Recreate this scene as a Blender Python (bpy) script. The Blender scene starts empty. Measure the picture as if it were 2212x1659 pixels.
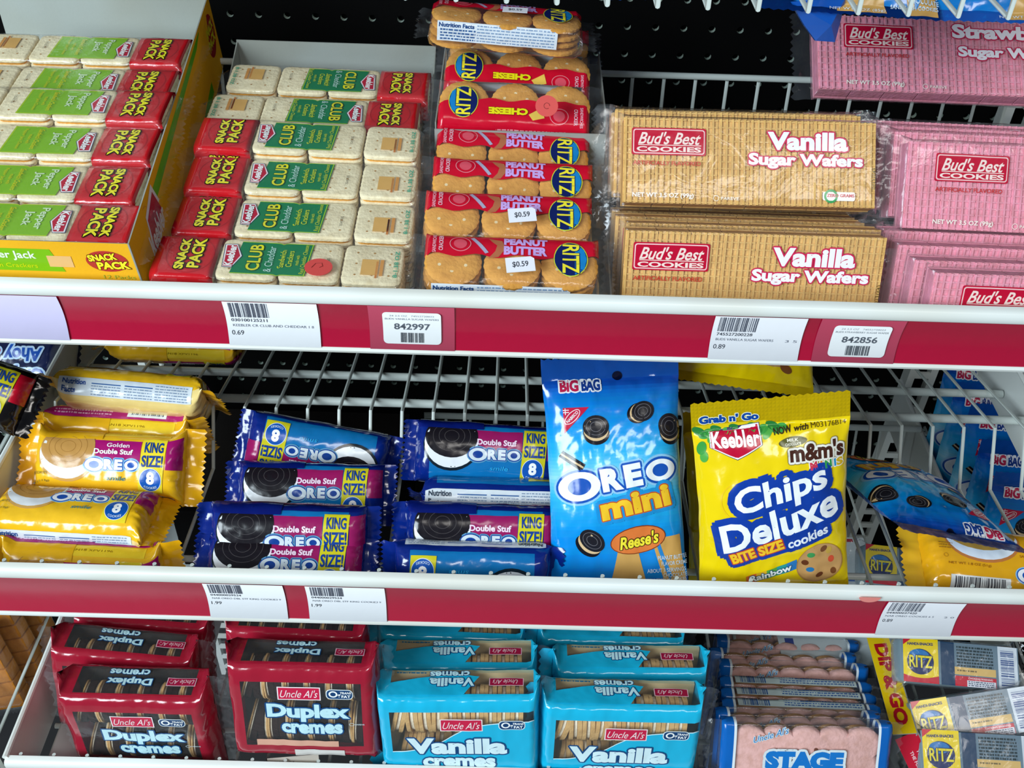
import bpy, bmesh, math, random
from mathutils import Vector, Matrix, noise
S = bpy.context.scene
C = S.collection
# ---------------------------------------------------------------- camera, light, exposure
F_PX, PITCH, YAW, ROLL, CAMH = 2242.6, 0.714488, 0.0146210, 0.0383205, 1500.0
def cam_axes():
    p, y, r = PITCH, YAW, ROLL
    f = Vector((math.sin(y)*math.cos(p), math.cos(y)*math.cos(p), -math.sin(p)))
    rt = Vector((math.cos(y), -math.sin(y), 0)); up = rt.cross(f)
    return math.cos(r)*rt+math.sin(r)*up, -math.sin(r)*rt+math.cos(r)*up, f
RT, UP, FW = cam_axes()
cd = bpy.data.cameras.new('camera'); cam = bpy.data.objects.new('camera', cd); C.objects.link(cam)
cd.sensor_width = 36; cd.lens = 36*F_PX/2212; cd.clip_start = .01; cd.clip_end = 50
cam.matrix_world = Matrix(((RT.x, UP.x, -FW.x, 0), (RT.y, UP.y, -FW.y, 0), (RT.z, UP.z, -FW.z, CAMH/1000), (0, 0, 0, 1)))
S.camera = cam
w = bpy.data.worlds.new('store_world'); S.world = w; w.use_nodes = True
w.node_tree.nodes['Background'].inputs[0].default_value = (.62, .72, .85, 1)
w.node_tree.nodes['Background'].inputs[1].default_value = .13
def area(name, loc, to, sx, sy, power, col):
    l = bpy.data.lights.new(name, 'AREA'); l.shape = 'RECTANGLE'; l.size = sx; l.size_y = sy; l.energy = power; l.color = col
    o = bpy.data.objects.new(name, l); C.objects.link(o); o.location = loc
    o.rotation_euler = (Vector(to)-Vector(loc)).to_track_quat('-Z', 'Y').to_euler()
    return o
area('window_daylight', (-1.75, -1.3, 2.3), (-.1, .5, 1.05), 1.5, 1.2, 105, (.80, .93, 1.0))
area('ceiling_tube', (.6, -1.0, 3.0), (.15, .5, 1.1), 1.4, .3, 14, (1.0, .97, .92))
S.view_settings.view_transform = 'Standard'; S.view_settings.look = 'None'; S.view_settings.gamma = 1
S.view_settings.use_curve_mapping = False; S.view_settings.exposure = 0.0
S.cycles.transparent_max_bounces = 24; S.cycles.max_bounces = 6
# ---------------------------------------------------------------- materials
def lin(h):
    h = h.lstrip('#'); return tuple(((int(h[i:i+2], 16)/255)**2.2) for i in (0, 2, 4))
MATS = {}
def M(col, kind='film'):
    k = (col, kind)
    if k in MATS: return MATS[k]
    m = bpy.data.materials.new(kind+'_'+col.lstrip('#')); m.use_nodes = True; MATS[k] = m
    nt = m.node_tree; b = nt.nodes['Principled BSDF']; c = lin(col)+(1,)
    b.inputs['Base Color'].default_value = c
    R = dict(film=.17, ink=.2, paper=.6, card=.8, paint=.32, wire=.3, bake=.75, sheen=.1, dark=.85)[kind]
    b.inputs['Roughness'].default_value = R
    if kind in ('film', 'sheen'): b.inputs['Coat Weight'].default_value = .5; b.inputs['Coat Roughness'].default_value = .08
    if kind in ('dark', 'bake', 'card'): b.inputs['Specular IOR Level'].default_value = .12
    tc = nt.nodes.new('ShaderNodeTexCoord')
    n = nt.nodes.new('ShaderNodeTexNoise'); n.inputs['Scale'].default_value = dict(film=55, ink=55, bake=420, card=500, paper=60, paint=30, wire=60, sheen=40, dark=100)[kind]
    n.inputs['Detail'].default_value = 4; nt.links.new(tc.outputs['Object'], n.inputs['Vector'])
    bp = nt.nodes.new('ShaderNodeBump'); bp.inputs['Distance'].default_value = dict(film=.0009, ink=.0006, bake=.0012, card=.0002, paper=.0004, paint=.0001, wire=.0001, sheen=.0008, dark=.0003)[kind]
    bp.inputs['Strength'].default_value = .5
    nt.links.new(n.outputs['Fac'], bp.inputs['Height']); nt.links.new(bp.outputs['Normal'], b.inputs['Normal'])
    if kind in ('bake', 'card', 'paint', 'dark'):   # slight tone variation that belongs to the thing itself
        mx = nt.nodes.new('ShaderNodeMix'); mx.data_type = 'RGBA'; mx.blend_type = 'MULTIPLY'
        n2 = nt.nodes.new('ShaderNodeTexNoise'); n2.inputs['Scale'].default_value = 160 if kind == 'bake' else 12
        nt.links.new(tc.outputs['Object'], n2.inputs['Vector'])
        rp = nt.nodes.new('ShaderNodeValToRGB'); a = .84 if kind == 'bake' else .9
        rp.color_ramp.elements[0].position = .3; rp.color_ramp.elements[0].color = (a, a*.95, a*.88, 1); rp.color_ramp.elements[1].position = .62
        nt.links.new(n2.outputs['Fac'], rp.inputs['Fac']); mx.inputs[0].default_value = 1
        mx.inputs[6].default_value = c; nt.links.new(rp.outputs['Color'], mx.inputs[7]); nt.links.new(mx.outputs[2], b.inputs['Base Color'])
    return m
def clear_film(name='clear_film', tint=(1, 1, 1), haze=.03, scale=38, dist=.0028):
    if name in MATS: return MATS[name]
    m = bpy.data.materials.new(name); m.use_nodes = True; nt = m.node_tree; nt.nodes.clear(); MATS[name] = m
    out = nt.nodes.new('ShaderNodeOutputMaterial'); tr = nt.nodes.new('ShaderNodeBsdfTransparent'); tr.inputs[0].default_value = tint+(1,)
    gl = nt.nodes.new('ShaderNodeBsdfGlossy'); gl.inputs['Roughness'].default_value = .12; gl.inputs[0].default_value = (.95, .97, 1, 1)
    df = nt.nodes.new('ShaderNodeBsdfDiffuse'); df.inputs[0].default_value = (.75, .8, .85, 1)
    fr = nt.nodes.new('ShaderNodeFresnel'); geo = nt.nodes.new('ShaderNodeNewGeometry')
    mr = nt.nodes.new('ShaderNodeMapRange'); mr.inputs['To Min'].default_value = 1.42; mr.inputs['To Max'].default_value = 1/1.42   # thin sheet: same reflection from both sides
    nt.links.new(geo.outputs['Backfacing'], mr.inputs['Value']); nt.links.new(mr.outputs[0], fr.inputs[0])
    tc = nt.nodes.new('ShaderNodeTexCoord'); n = nt.nodes.new('ShaderNodeTexNoise'); n.inputs['Scale'].default_value = scale; n.inputs['Detail'].default_value = 5; n.inputs['Distortion'].default_value = 1.0
    bp = nt.nodes.new('ShaderNodeBump'); bp.inputs['Distance'].default_value = dist; bp.inputs['Strength'].default_value = .6
    L = nt.links.new
    L(tc.outputs['Object'], n.inputs['Vector']); L(n.outputs['Fac'], bp.inputs['Height'])
    L(bp.outputs[0], gl.inputs['Normal']); L(bp.outputs[0], fr.inputs['Normal'])
    m1 = nt.nodes.new('ShaderNodeMixShader'); m1.inputs[0].default_value = haze; L(tr.outputs[0], m1.inputs[1]); L(df.outputs[0], m1.inputs[2])
    m2 = nt.nodes.new('ShaderNodeMixShader'); L(fr.outputs[0], m2.inputs[0]); L(m1.outputs[0], m2.inputs[1]); L(gl.outputs[0], m2.inputs[2])
    L(m2.outputs[0], out.inputs[0])
    return m
FILM = clear_film()
# ---------------------------------------------------------------- object helpers (all builder lengths in millimetres)
def tag(o, label=None, cat=None, group=None, kind=None):
    if label: o['label'] = label
    if cat: o['category'] = cat
    if group: o['group'] = group
    if kind: o['kind'] = kind
    return o
def empty(name, loc=(0, 0, 0)):
    o = bpy.data.objects.new(name, None); C.objects.link(o); o.location = loc; o.empty_display_size = .02
    return o
def mesh_obj(name, verts, faces, mats, midx=None, parent=None, smooth=False, normals=None):
    me = bpy.data.meshes.new(name); me.from_pydata([(v[0]/1000, v[1]/1000, v[2]/1000) for v in verts], [], faces)
    for m in (mats if isinstance(mats, (list, tuple)) else [mats]): me.materials.append(m)
    if midx: me.polygons.foreach_set('material_index', midx)
    if smooth: me.polygons.foreach_set('use_smooth', [True]*len(me.polygons))
    me.update()
    if normals: me.normals_split_custom_set_from_vertices(normals)
    o = bpy.data.objects.new(name, me); C.objects.link(o); o.parent = parent
    return o
class MB:   # merges simple solids into one mesh
    def __init__(s): s.v = []; s.f = []; s.m = []; s.mats = []
    def mi(s, m):
        if m not in s.mats: s.mats.append(m)
        return s.mats.index(m)
    def add(s, v, f, m):
        b = len(s.v); s.v += [tuple(x) for x in v]; s.f += [tuple(i+b for i in q) for q in f]; s.m += [s.mi(m)]*len(f)
        return s
    def box(s, x0, x1, y0, y1, z0, z1, m, bev=0):
        if bev:
            bm = bmesh.new(); bmesh.ops.create_cube(bm, size=1)
            for v in bm.verts: v.co = Vector(((x0+x1)/2+v.co.x*(x1-x0), (y0+y1)/2+v.co.y*(y1-y0), (z0+z1)/2+v.co.z*(z1-z0)))
            bmesh.ops.bevel(bm, geom=bm.edges[:], offset=bev, segments=2, affect='EDGES', profile=.5)
            bm.verts.index_update(); v = [tuple(q.co) for q in bm.verts]; f = [[q.index for q in p.verts] for p in bm.faces]; bm.free()
            return s.add(v, f, m)
        v = [(x, y, z) for x in (x0, x1) for y in (y0, y1) for z in (z0, z1)]
        return s.add(v, [(0, 1, 3, 2), (4, 6, 7, 5), (0, 4, 5, 1), (2, 3, 7, 6), (0, 2, 6, 4), (1, 5, 7, 3)], m)
    def prism(s, pts, y0, y1, m, axis='y'):   # outline extruded along y (or x)
        n = len(pts); g = (lambda p, t: (p[0], t, p[1])) if axis == 'y' else (lambda p, t: (t, p[0], p[1])) if axis == 'x' else (lambda p, t: (p[0], p[1], t))
        v = [g(p, y0) for p in pts]+[g(p, y1) for p in pts]
        f = [tuple(range(n)), tuple(range(2*n-1, n-1, -1))]+[(i, i+n, (i+1) % n+n, (i+1) % n) for i in range(n)]
        return s.add(v, f, m)
    def tube(s, pts, r, m, seg=8, cap=True):
        pts = [Vector(p) for p in pts]; v = []; f = []; n = len(pts)
        for i, p in enumerate(pts):
            t = ((pts[min(i+1, n-1)]-p).normalized()+(p-pts[max(i-1, 0)]).normalized()).normalized()
            a = t.cross(Vector((0, 0, 1))); a = a if a.length > .1 else t.cross(Vector((1, 0, 0))); a.normalize(); b = t.cross(a)
            rr = r
            for k in range(seg): v.append(p+a*math.cos(k*2*math.pi/seg)*rr+b*math.sin(k*2*math.pi/seg)*rr)
        for i in range(n-1):
            for k in range(seg): f.append((i*seg+k, i*seg+(k+1) % seg, (i+1)*seg+(k+1) % seg, (i+1)*seg+k))
        if cap: f += [tuple(range(seg))[::-1], tuple(range((n-1)*seg, n*seg))]
        return s.add(v, f, m)
    def build(s, name, parent=None, smooth=False):
        o = mesh_obj(name, s.v, s.f, s.mats, s.m, parent, smooth)
        if smooth: o.data.set_sharp_from_angle(angle=math.radians(40))
        return o
def rects(*L): return L
# ---------------------------------------------------------------- printed artwork: flat shapes laid on a package surface
GLY = {}
def glyphs(s, bold, shear, sp=1.0):
    k = (s, bold, shear, sp)
    if k in GLY: return GLY[k]
    c = bpy.data.curves.new('t', 'FONT'); c.body = s; c.size = 1; c.offset = bold; c.shear = shear; c.resolution_u = 3; c.space_character = sp; c.space_line = .85; c.align_x = 'CENTER'
    o = bpy.data.objects.new('t', c); C.objects.link(o)
    bpy.context.view_layer.update()
    me = bpy.data.meshes.new_from_object(o.evaluated_get(bpy.context.evaluated_depsgraph_get()))
    v = [(q.co.x, q.co.y) for q in me.vertices]; f = [tuple(p.vertices) for p in me.polygons]
    bpy.data.objects.remove(o); bpy.data.curves.remove(c); bpy.data.meshes.remove(me)
    GLY[k] = (v, f); return GLY[k]
class Art:
    def __init__(s): s.it = []
    def raw(s, v, f, col, L, kind='ink'): s.it.append((L, v, f, col, kind)); return s
    def poly(s, p, col, L=1, kind='ink'): return s.raw(list(p), [tuple(range(len(p)))], col, L, kind)
    def rect(s, x0, y0, x1, y1, col, L=1, kind='ink'): return s.poly([(x0, y0), (x1, y0), (x1, y1), (x0, y1)], col, L, kind)
    def ell(s, cx, cy, rx, ry, col, L=2, rot=0, n=28, a0=0, a1=360):
        r = math.radians(rot); P = []
        full = a1-a0 >= 360
        for i in range(n if full else n+1):
            a = math.radians(a0+(a1-a0)*i/n); x, y = rx*math.cos(a), ry*math.sin(a); P.append((cx+x*math.cos(r)-y*math.sin(r), cy+x*math.sin(r)+y*math.cos(r)))
        return s.poly(P, col, L)
    def ring(s, cx, cy, rx, ry, t, col, L=3, rot=0, n=32, ty=None):
        r = math.radians(rot); v = []; f = []; ty = ty or t
        for i in range(n):
            a = 2*math.pi*i/n
            for q, w in ((0, 0), (t, ty)):
                x, y = (rx-q)*math.cos(a), (ry-w)*math.sin(a); v.append((cx+x*math.cos(r)-y*math.sin(r), cy+x*math.sin(r)+y*math.cos(r)))
        for i in range(n): j = (i+1) % n; f.append((2*i, 2*j, 2*j+1, 2*i+1))
        return s.raw(v, f, col, L)
    def rrect(s, cx, cy, w, h, r, col, L=2, rot=0):
        P = []
        for qx, qy, a0 in ((1, 1, 0), (-1, 1, 90), (-1, -1, 180), (1, -1, 270)):
            for i in range(5):
                a = math.radians(a0+22.5*i); P.append((qx*(w/2-r)+r*math.cos(a), qy*(h/2-r)+r*math.sin(a)))
        t = math.radians(rot)
        return s.poly([(cx+x*math.cos(t)-y*math.sin(t), cy+x*math.sin(t)+y*math.cos(t)) for x, y in P], col, L)
    def text(s, t, cx, cy, w, h, col, L=4, bold=.02, shear=0, rot=0, out=(), sp=1.0, arc=0, kind='ink'):
        v, f = glyphs(t, bold, shear, sp)
        if not v: return s
        xs = [p[0] for p in v]; ys = [p[1] for p in v]; x0, x1, y0, y1 = min(xs), max(xs), min(ys), max(ys)
        kx, ky = w/(x1-x0), h/(y1-y0); r = math.radians(rot); q = []
        for x, y in v:
            X, Y = (x-(x0+x1)/2)*kx, (y-(y0+y1)/2)*ky
            if arc: Y -= arc*(2*X/w)**2-arc/2
            q.append((cx+X*math.cos(r)-Y*math.sin(r), cy+X*math.sin(r)+Y*math.cos(r)))
        for k, (rad, oc) in enumerate(out):
            n = 8 if rad < 1.2 else 12
            for i in range(n):
                a = 2*math.pi*i/n; dx, dy = rad*math.cos(a), rad*math.sin(a)
                s.raw([(x+dx, y+dy) for x, y in q], f, oc, L-1-k*.7, kind)
        return s.raw(q, f, col, L, kind)
    def bars(s, x0, y0, x1, y1, col='#303848', L=3, n=30, seed=1, vert=False):
        rnd = random.Random(seed); ws = [rnd.choice((1, 1, 2, 3)) for _ in range(2*n)]; k = ((y1-y0) if vert else (x1-x0))/sum(ws); x = y0 if vert else x0
        for i, q in enumerate(ws):
            if i % 2 == 0: s.rect(*( (x0, x, x1, x+q*k) if vert else (x, y0, x+q*k, y1)), col, L)
            x += q*k
        return s
    def lines(s, x0, y0, x1, y1, n, col, L=3, seed=2, th=.45, gap=.25):   # rows of print too small to read
        rnd = random.Random(seed)
        for i in range(n):
            y = y1-(i+.5)*(y1-y0)/n; h = (y1-y0)/n*th/2; x = x0
            while x < x1:
                wd = rnd.uniform(.8, 3.2); s.rect(x, y-h, min(x+wd, x1), y+h, col, L); x += wd+rnd.uniform(.35, .7)*(1+gap)
        return s
def cut(v, f, ul, vl):
    bm = bmesh.new(); bv = [bm.verts.new((x, y, 0)) for x, y in v]
    for q in f:
        try: bm.faces.new([bv[i] for i in q])
        except ValueError: pass
    xs = [p[0] for p in v]; ys = [p[1] for p in v]
    for ax, L, lo, hi in ((0, ul, min(xs), max(xs)), (1, vl, min(ys), max(ys))):
        for c in L:
            if lo+1e-3 < c < hi-1e-3:
                bmesh.ops.bisect_plane(bm, geom=bm.verts[:]+bm.edges[:]+bm.faces[:], dist=1e-5, plane_co=(c, 0, 0) if ax == 0 else (0, c, 0), plane_no=(1, 0, 0) if ax == 0 else (0, 1, 0))
    bm.verts.index_update(); V = [(q.co.x, q.co.y) for q in bm.verts]; Fc = [tuple(q.index for q in p.verts) for p in bm.faces]; bm.free()
    return V, Fc
def frange(a, b, st):
    n = max(1, round((b-a)/st)); return [a+(b-a)*i/n for i in range(n+1)]
def skin(name, surf, art, ul, vl, base, parent=None, hole=None, kind='film', off0=.15, grid=True, smooth=True):
    """surface grid over the (u,v) lines plus the artwork, as one mesh; base may be a function(u,v)->colour or None where the wrapper is open"""
    V = []; Fc = []; Mi = []; mats = []; N = []
    def mi(m):
        if m not in mats: mats.append(m)
        return mats.index(m)
    if grid:
        nv = len(vl)
        for u in ul:
            for v in vl:
                p, n = surf(u, v); V.append(p); N.append(n)
        for i in range(len(ul)-1):
            for j in range(nv-1):
                uc, vc = (ul[i]+ul[i+1])/2, (vl[j]+vl[j+1])/2
                col = base(uc, vc) if callable(base) else base
                if col is None: continue
                a = i*nv+j; Fc.append((a, a+nv, a+nv+1, a+1)); Mi.append(mi(M(col, kind) if isinstance(col, str) else col))
    if art:
        for L, v, f, col, kd in sorted(art.it, key=lambda t: t[0]):
            v, f = cut(v, f, ul, vl); b = len(V); k = mi(M(col, kd) if isinstance(col, str) else col)
            for x, y in v:
                p, n = surf(x, y); V.append(p+n*(off0+.1*L)); N.append(n)
            for q in f:
                ar = sum(v[q[i-1]][0]*v[q[i]][1]-v[q[i]][0]*v[q[i-1]][1] for i in range(len(q)))
                Fc.append(tuple(i+b for i in (q if ar > 0 else q[::-1]))); Mi.append(k)
    return mesh_obj(name, V, Fc, mats, Mi, parent, smooth, N if smooth else None)
def with_normal(pos, e=.6):
    def g(u, v):
        p = pos(u, v); a = pos(u+e, v)-pos(u-e, v); b = pos(u, v+e)-pos(u, v-e); n = a.cross(b)
        return p, (n.normalized() if n.length > 1e-9 else Vector((0, -1, 0)))
    return g
def plane_surf(u, v): return Vector((u, 0, v)), Vector((0, -1, 0))
# flow-wrapped tube: x along the pack, front at -y, v = arc length round the section (0 = middle of the front, + = up)
def section(H, T, p):
    N = 720; P = []
    for i in range(N+1):
        a = -math.pi+2*math.pi*i/N; c, s_ = math.cos(a), math.sin(a); r = (abs(c)**p+abs(s_)**p)**(-1/p)
        P.append((-c*r, s_*r))     # unit: y (front -1), z
    L = [0]
    for i in range(N): L.append(L[-1]+math.hypot((P[i+1][0]-P[i][0])*T/2, (P[i+1][1]-P[i][1])*H/2))
    tot = L[-1]; mid = L[N//2]
    import bisect
    def f(v):
        t = (v+mid) % tot; i = min(bisect.bisect_right(L, t)-1, N-1); k = (t-L[i])/max(1e-9, L[i+1]-L[i])
        return P[i][0]+(P[i+1][0]-P[i][0])*k, P[i][1]+(P[i+1][1]-P[i][1])*k
    return f, tot
def tube_surf(L, H, T, p=2.4, taper=12, seed=0, amp=.5, wr=1.2, endH=None, fin=0, sag=0):
    sec, per = section(H, T, p); eh = endH or per/2*.9
    def pos(u, v):
        y, z = sec(v); d = L/2-abs(u); k = max(0., min(1., d/taper)); sT = math.sqrt(max(0, 1-(1-k)**2)); sT = max(sT, .012)
        hh = H+(eh-H)*(1-k)**1.5
        nz = noise.noise(Vector((u*.05, y*1.5+seed*7, z*1.5)))*amp+noise.noise(Vector((u*.16, y*4+seed*3, z*4)))*amp*.45
        e = (1-k)*wr; cr = noise.noise(Vector((u*.12+9*seed, z*5.5, y*2)))*e*1.6
        yy = y*T/2*sT; zz = z*hh/2
        nrm = (y, z)
        return Vector((u, yy+nrm[0]*nz+cr*(1 if k > 0 else .9), zz+nrm[1]*nz+cr*.3+sag*(abs(u)/L*2)**2))
    return with_normal(pos), per
def fin_mesh(name, surf, L, H, T, p, side, w, col, parent, seed=0, per=None, kind='film', teeth=True, bend=0, flare=1.0, endH=None):
    """the flat crimped seal at one end of a flow pack"""
    hh = (endH or per/2*.9)/2; n = 26; V = []; Fc = []; K = 6
    p0, _ = surf(side*L/2, 0)
    for j in range(n+1):
        z = -hh+2*hh*j/n
        for k in range(K+1):
            t = k/K; x = side*(L/2+w*t+(1.1*(1 if j % 2 else -1)*(k == K) if teeth else 0)-2*(k == 0))
            y = noise.noise(Vector((z*.09, t*1.2+seed*3.3, side*2.)))*3.2*t*1.6+bend*t*t*w+noise.noise(Vector((z*.3, seed, t)))*.8
            V.append((x, y+math.sin(t*K*math.pi)*.15, z*(1+(flare-1)*t)))
    for j in range(n):
        for k in range(K): a = j*(K+1)+k; Fc.append((a, a+1, a+K+2, a+K+1) if side > 0 else (a, a+K+1, a+K+2, a+1))
    m = M(col, kind) if isinstance(col, str) else col
    o = mesh_obj(name, V, Fc, m, None, parent, True)
    return o
# pillow bag: u across, v up from the bottom (0..H)
def bag_surf(W, H, T, seed=0, top=16, bot=8, amp=1.2, side=1, belly=.45):
    def pos(u, v):
        a = max(0., 1-(abs(u)/(W/2))**2.6); t = (v-bot)/(H-top-bot); t = max(0., min(1., t))
        b = (math.sin(math.pi*t**(1.15-.3*belly)))**.62 if 0 < t < 1 else 0
        th = T/2*a**.55*b
        wv = noise.noise(Vector((u*.03, v*.025, seed)))*amp*1.5*b+noise.noise(Vector((u*.09+seed, v*.035, 3)))*amp*1.3*(1-.6*b*a)*(1 if bot < v < H-top else .35)+noise.noise(Vector((u*.16, v*.13, seed*2)))*amp*.45
        xs = 1-.045*b-.012*noise.noise(Vector((v*.06, seed, 0)))
        return Vector((u*xs, -side*th-wv, v))
    return with_normal(pos)
# ---------------------------------------------------------------- placing: pixels of the photograph to metres on the racks
def ray(x, y):
    d = RT*((x-1106)/F_PX)-UP*((y-829.5)/F_PX)+FW; return d/d.y
def at(x, y, D=None, h=None):
    r = ray(x, y); p = r*D if D else r*(h/r.z); return Vector((p.x, p.y, p.z+CAMH))
def pose(a, b, L, tilt, D=None, dD=0, lz=0, spin=0, lx=0, ly=0):
    """a,b: pixels of the left and right ends of a horizontal line of length L on the thing at local height lz"""
    ra, rb = ray(*a), ray(*b)
    if D is None: D = L/(ra-rb).length
    A = ra*(D-dD/2); B = rb*(D+dD/2); x = (B-A).normalized(); t = math.radians(tilt)
    z = Vector((0, math.sin(t), math.cos(t))); z = (z-x*z.dot(x)).normalized(); y = z.cross(x)
    R = Matrix((x, y, z)).transposed()
    o = (A+B)/2-z*lz-y*ly
    if spin: R = R @ Matrix.Rotation(math.radians(spin), 3, 'Y')
    Mx = R.to_4x4(); Mx.translation = Vector((o.x, o.y, o.z+CAMH))/1000
    return Mx
USED = set()
def dup(root):
    r = root.copy(); C.objects.link(r)
    for ch in list(root.children):
        c = ch.copy(); C.objects.link(c); c.parent = r; c.matrix_parent_inverse = ch.matrix_parent_inverse
        for g in list(ch.children):
            q = g.copy(); C.objects.link(q); q.parent = c; q.matrix_parent_inverse = g.matrix_parent_inverse
    return r
def put(proto, mx, label, cat=None, group=None):
    o = proto if proto.name not in USED else dup(proto)
    USED.add(o.name); o.matrix_world = mx; tag(o, label, cat or proto.get('category'), group or proto.get('group'))
    return o
# ---------------------------------------------------------------- the gondola: pegboard, uprights, wire racks
WHITE = M('#e9efec', 'paint'); WIRE = M('#c6cec9', 'wire'); BLACK = M('#060607', 'dark'); RED = M('#ad1638', 'film')
def Z(drop): return CAMH-drop
HOLE = M('#9fb0a8', 'dark')
def pegboard():   # black board with round holes punched at one inch; real holes with depth
    x0, x1, z0, z1, y = -660, 760, Z(1010), Z(300), 915.
    px, pz = -251.08, CAMH-365.31; s = 25.4; bm = bmesh.new()
    ix = range(math.ceil((x0-px)/s), int((x1-px)/s)); iz = range(math.ceil((z0-pz)/s), int((z1-pz)/s)); r = 3.1; n = 10
    cut_ = []; V = []; Fc = []
    for i in ix:
        for j in iz:
            cx, cz = px+i*s, pz+j*s; b = len(V)
            for k in range(n):
                a = 2*math.pi*(k+.5)/n; V.append((cx+r*math.cos(a), y, cz+r*math.sin(a)))
            for k in range(n):
                a = 2*math.pi*(k+.5)/n; V.append((cx+r*math.cos(a), y+4.5, cz+r*math.sin(a)))
            per = []
            for k in range(n):
                a = 2*math.pi*(k+.5)/n; q = s/2/max(abs(math.cos(a)), abs(math.sin(a))); per.append(len(V)); V.append((cx+q*math.cos(a), y, cz+q*math.sin(a)))
            cor = {}
            for sx, sz in ((1, 1), (-1, 1), (-1, -1), (1, -1)): cor[(sx, sz)] = len(V); V.append((cx+sx*s/2, y, cz+sz*s/2))
            for k in range(n):
                m = (k+1) % n; a0, a1 = 2*math.pi*(k+.5)/n, 2*math.pi*(k+1.5)/n
                e = lambda a: 'x' if abs(math.cos(a)) > abs(math.sin(a)) else 'z'
                if e(a0) != e(a1): 
                    am = (a0+a1)/2; c = cor[(1 if math.cos(am) > 0 else -1, 1 if math.sin(am) > 0 else -1)]; Fc.append((b+k, b+m, per[m], c, per[k]))
                else: Fc.append((b+k, b+m, per[m], per[k]))
                Fc.append((b+k, b+n+k, b+n+m, b+m))
    nf = len(Fc); mi = [0 if k % 2 == 0 else 1 for k in range(nf)]
    b = len(V); V += [(x0, y+5, z0), (x1, y+5, z0), (x1, y+5, z1), (x0, y+5, z1)]; Fc.append((b, b+1, b+2, b+3)); mi.append(0)
    return tag(mesh_obj('wall_back', V, Fc, [BLACK, HOLE], mi), kind='structure')
pegboard()
g = MB().box(-900, 1000, 921, 940, 0, 1700, BLACK).build('wall_panel'); g.name = 'wall_core'; tag(g, kind='structure')
fl = MB().box(-1800, 1800, -1500, 940, -20, 0, M('#8d8f8c', 'paint')).build('floor'); tag(fl, kind='structure')
b = MB().box(-900, 1000, 470, 921, 1, 120, M('#3a3a3c', 'paint')).build('baseboard_back'); tag(b, kind='structure')
def upright(x, label):
    mb = MB(); mb.box(x-9, x-1, 898, 914, 5, 1700, WHITE); mb.box(x+1+14, x+23, 898, 914, 5, 1700, WHITE)
    z = 10
    while z < 1690: mb.box(x-1, x+15, 898, 901, z, z+8, WHITE); z += 25.4
    mb.box(x-1, x+15, 908, 913, 5, 1700, BLACK)
    return tag(mb.build('shelf_upright'), label, 'shelf upright', 'slotted uprights on the black pegboard')
upright(470, 'slotted white steel upright at the right end of the racks')
upright(-402, 'slotted white steel upright at the left end of the racks')
def add_rail(fix, Df, top, bot, xa0, xa1):
    h = bot-top; X0, X1 = xa0, xa1
    tl = h*.19; bl = h*.085
    P = [(Df+4, Z(top)), (Df+1, Z(top+.3)), (Df-1.4, Z(top+1.6)), (Df-2.4, Z(top+3.6)), (Df-2.4, Z(top+tl-1.2)), (Df-1.6, Z(top+tl)), (Df, Z(top+tl)), (Df+1.6, Z(top+h*.5)), (Df, Z(bot-bl)), (Df-1.6, Z(bot-bl)), (Df-2.4, Z(bot-bl/2)), (Df-1.6, Z(bot)), (Df+3, Z(bot)), (Df+4, Z(bot-1))]
    o = MB().prism(P, X0, X1, WHITE, 'x').build('front_rail', smooth=True); fix(o)
    # concave red insert strip held between the two lips
    V = []; n = 8
    for k in range(n+1):
        t = k/n; z = Z(top+tl-.5)*(1-t)+Z(bot-bl+.5)*t; y = Df-1.2+2.4*math.sin(math.pi*t); V += [(X0+1, y, z), (X1-1, y, z)]
    Fc = [(2*k, 2*k+2, 2*k+3, 2*k+1) for k in range(n)]
    fix(mesh_obj('red_insert', V, Fc, RED, None, None, True))['label'] = 'glossy red plastic insert strip'
def rack(lab, Df, top, bot, prof, x0, x1, xph, bars, plate, rail=True):
    root = empty('wire_rack', ((x0+x1)/2000, Df/1000, Z(bot)/1000)); tag(root, lab, 'shelf', 'white wire racks'); inv_ = Vector(root.location)*-1
    def fix(o): o.parent = root; o.matrix_parent_inverse = Matrix.Translation(inv_); return o
    if rail: add_rail(fix, Df, top, bot, x0-3, x1+3)
    w = MB().tube([(0, d, Z(q)) for d, q in prof], 1.45, WIRE, 8).build('wire', smooth=True)
    first = True; k = math.ceil((x0-xph)/25.4); x = xph+25.4*k
    while x < x1:
        o = w if first else w.copy()
        if not first: C.objects.link(o)
        first = False; fix(o); o.location = (x/1000, 0, 0); x += 25.4
    for d, q, r in bars: fix(MB().tube([(x0, d, Z(q)), (x1, d, Z(q))], r, WIRE, 10).build('cross_bar', smooth=True))
    for s_, xx in ((-1, x0-3), (1, x1+3)):
        P = [(Df+2, Z(top)), (plate[0], Z(plate[1])), (plate[0], Z(plate[2])), (Df+2, Z(bot+2))]
        o = MB().prism(P, xx-.9, xx+.9, WHITE, 'x'); 
        o.tube([(xx, Df+2, Z(top)), (xx, plate[0], Z(plate[1]))], 2.4, WHITE, 8); fix(o.build('side_panel'))
    return root
rack('wire rack over the whole display, only its bent front wires in view', 519, 150, 197, [(520, 150), (521, 197), (800, 199), (805, 160)], -368, 442, -28, [(800, 199, 2.2), (650, 201.5, 2.2)], (880, 150, 197), rail=False)
rack('upper wire rack with red strip below crackers and sugar wafers', 480, 350, 394, [(485, 356), (483, 394.5), (485.5, 397), (786, 398), (792, 358)], -368, 442, -155, [(792, 355, 2.6), (600, 399.5, 2.4), (788, 397, 2.2)], (880, 345, 395))
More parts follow.
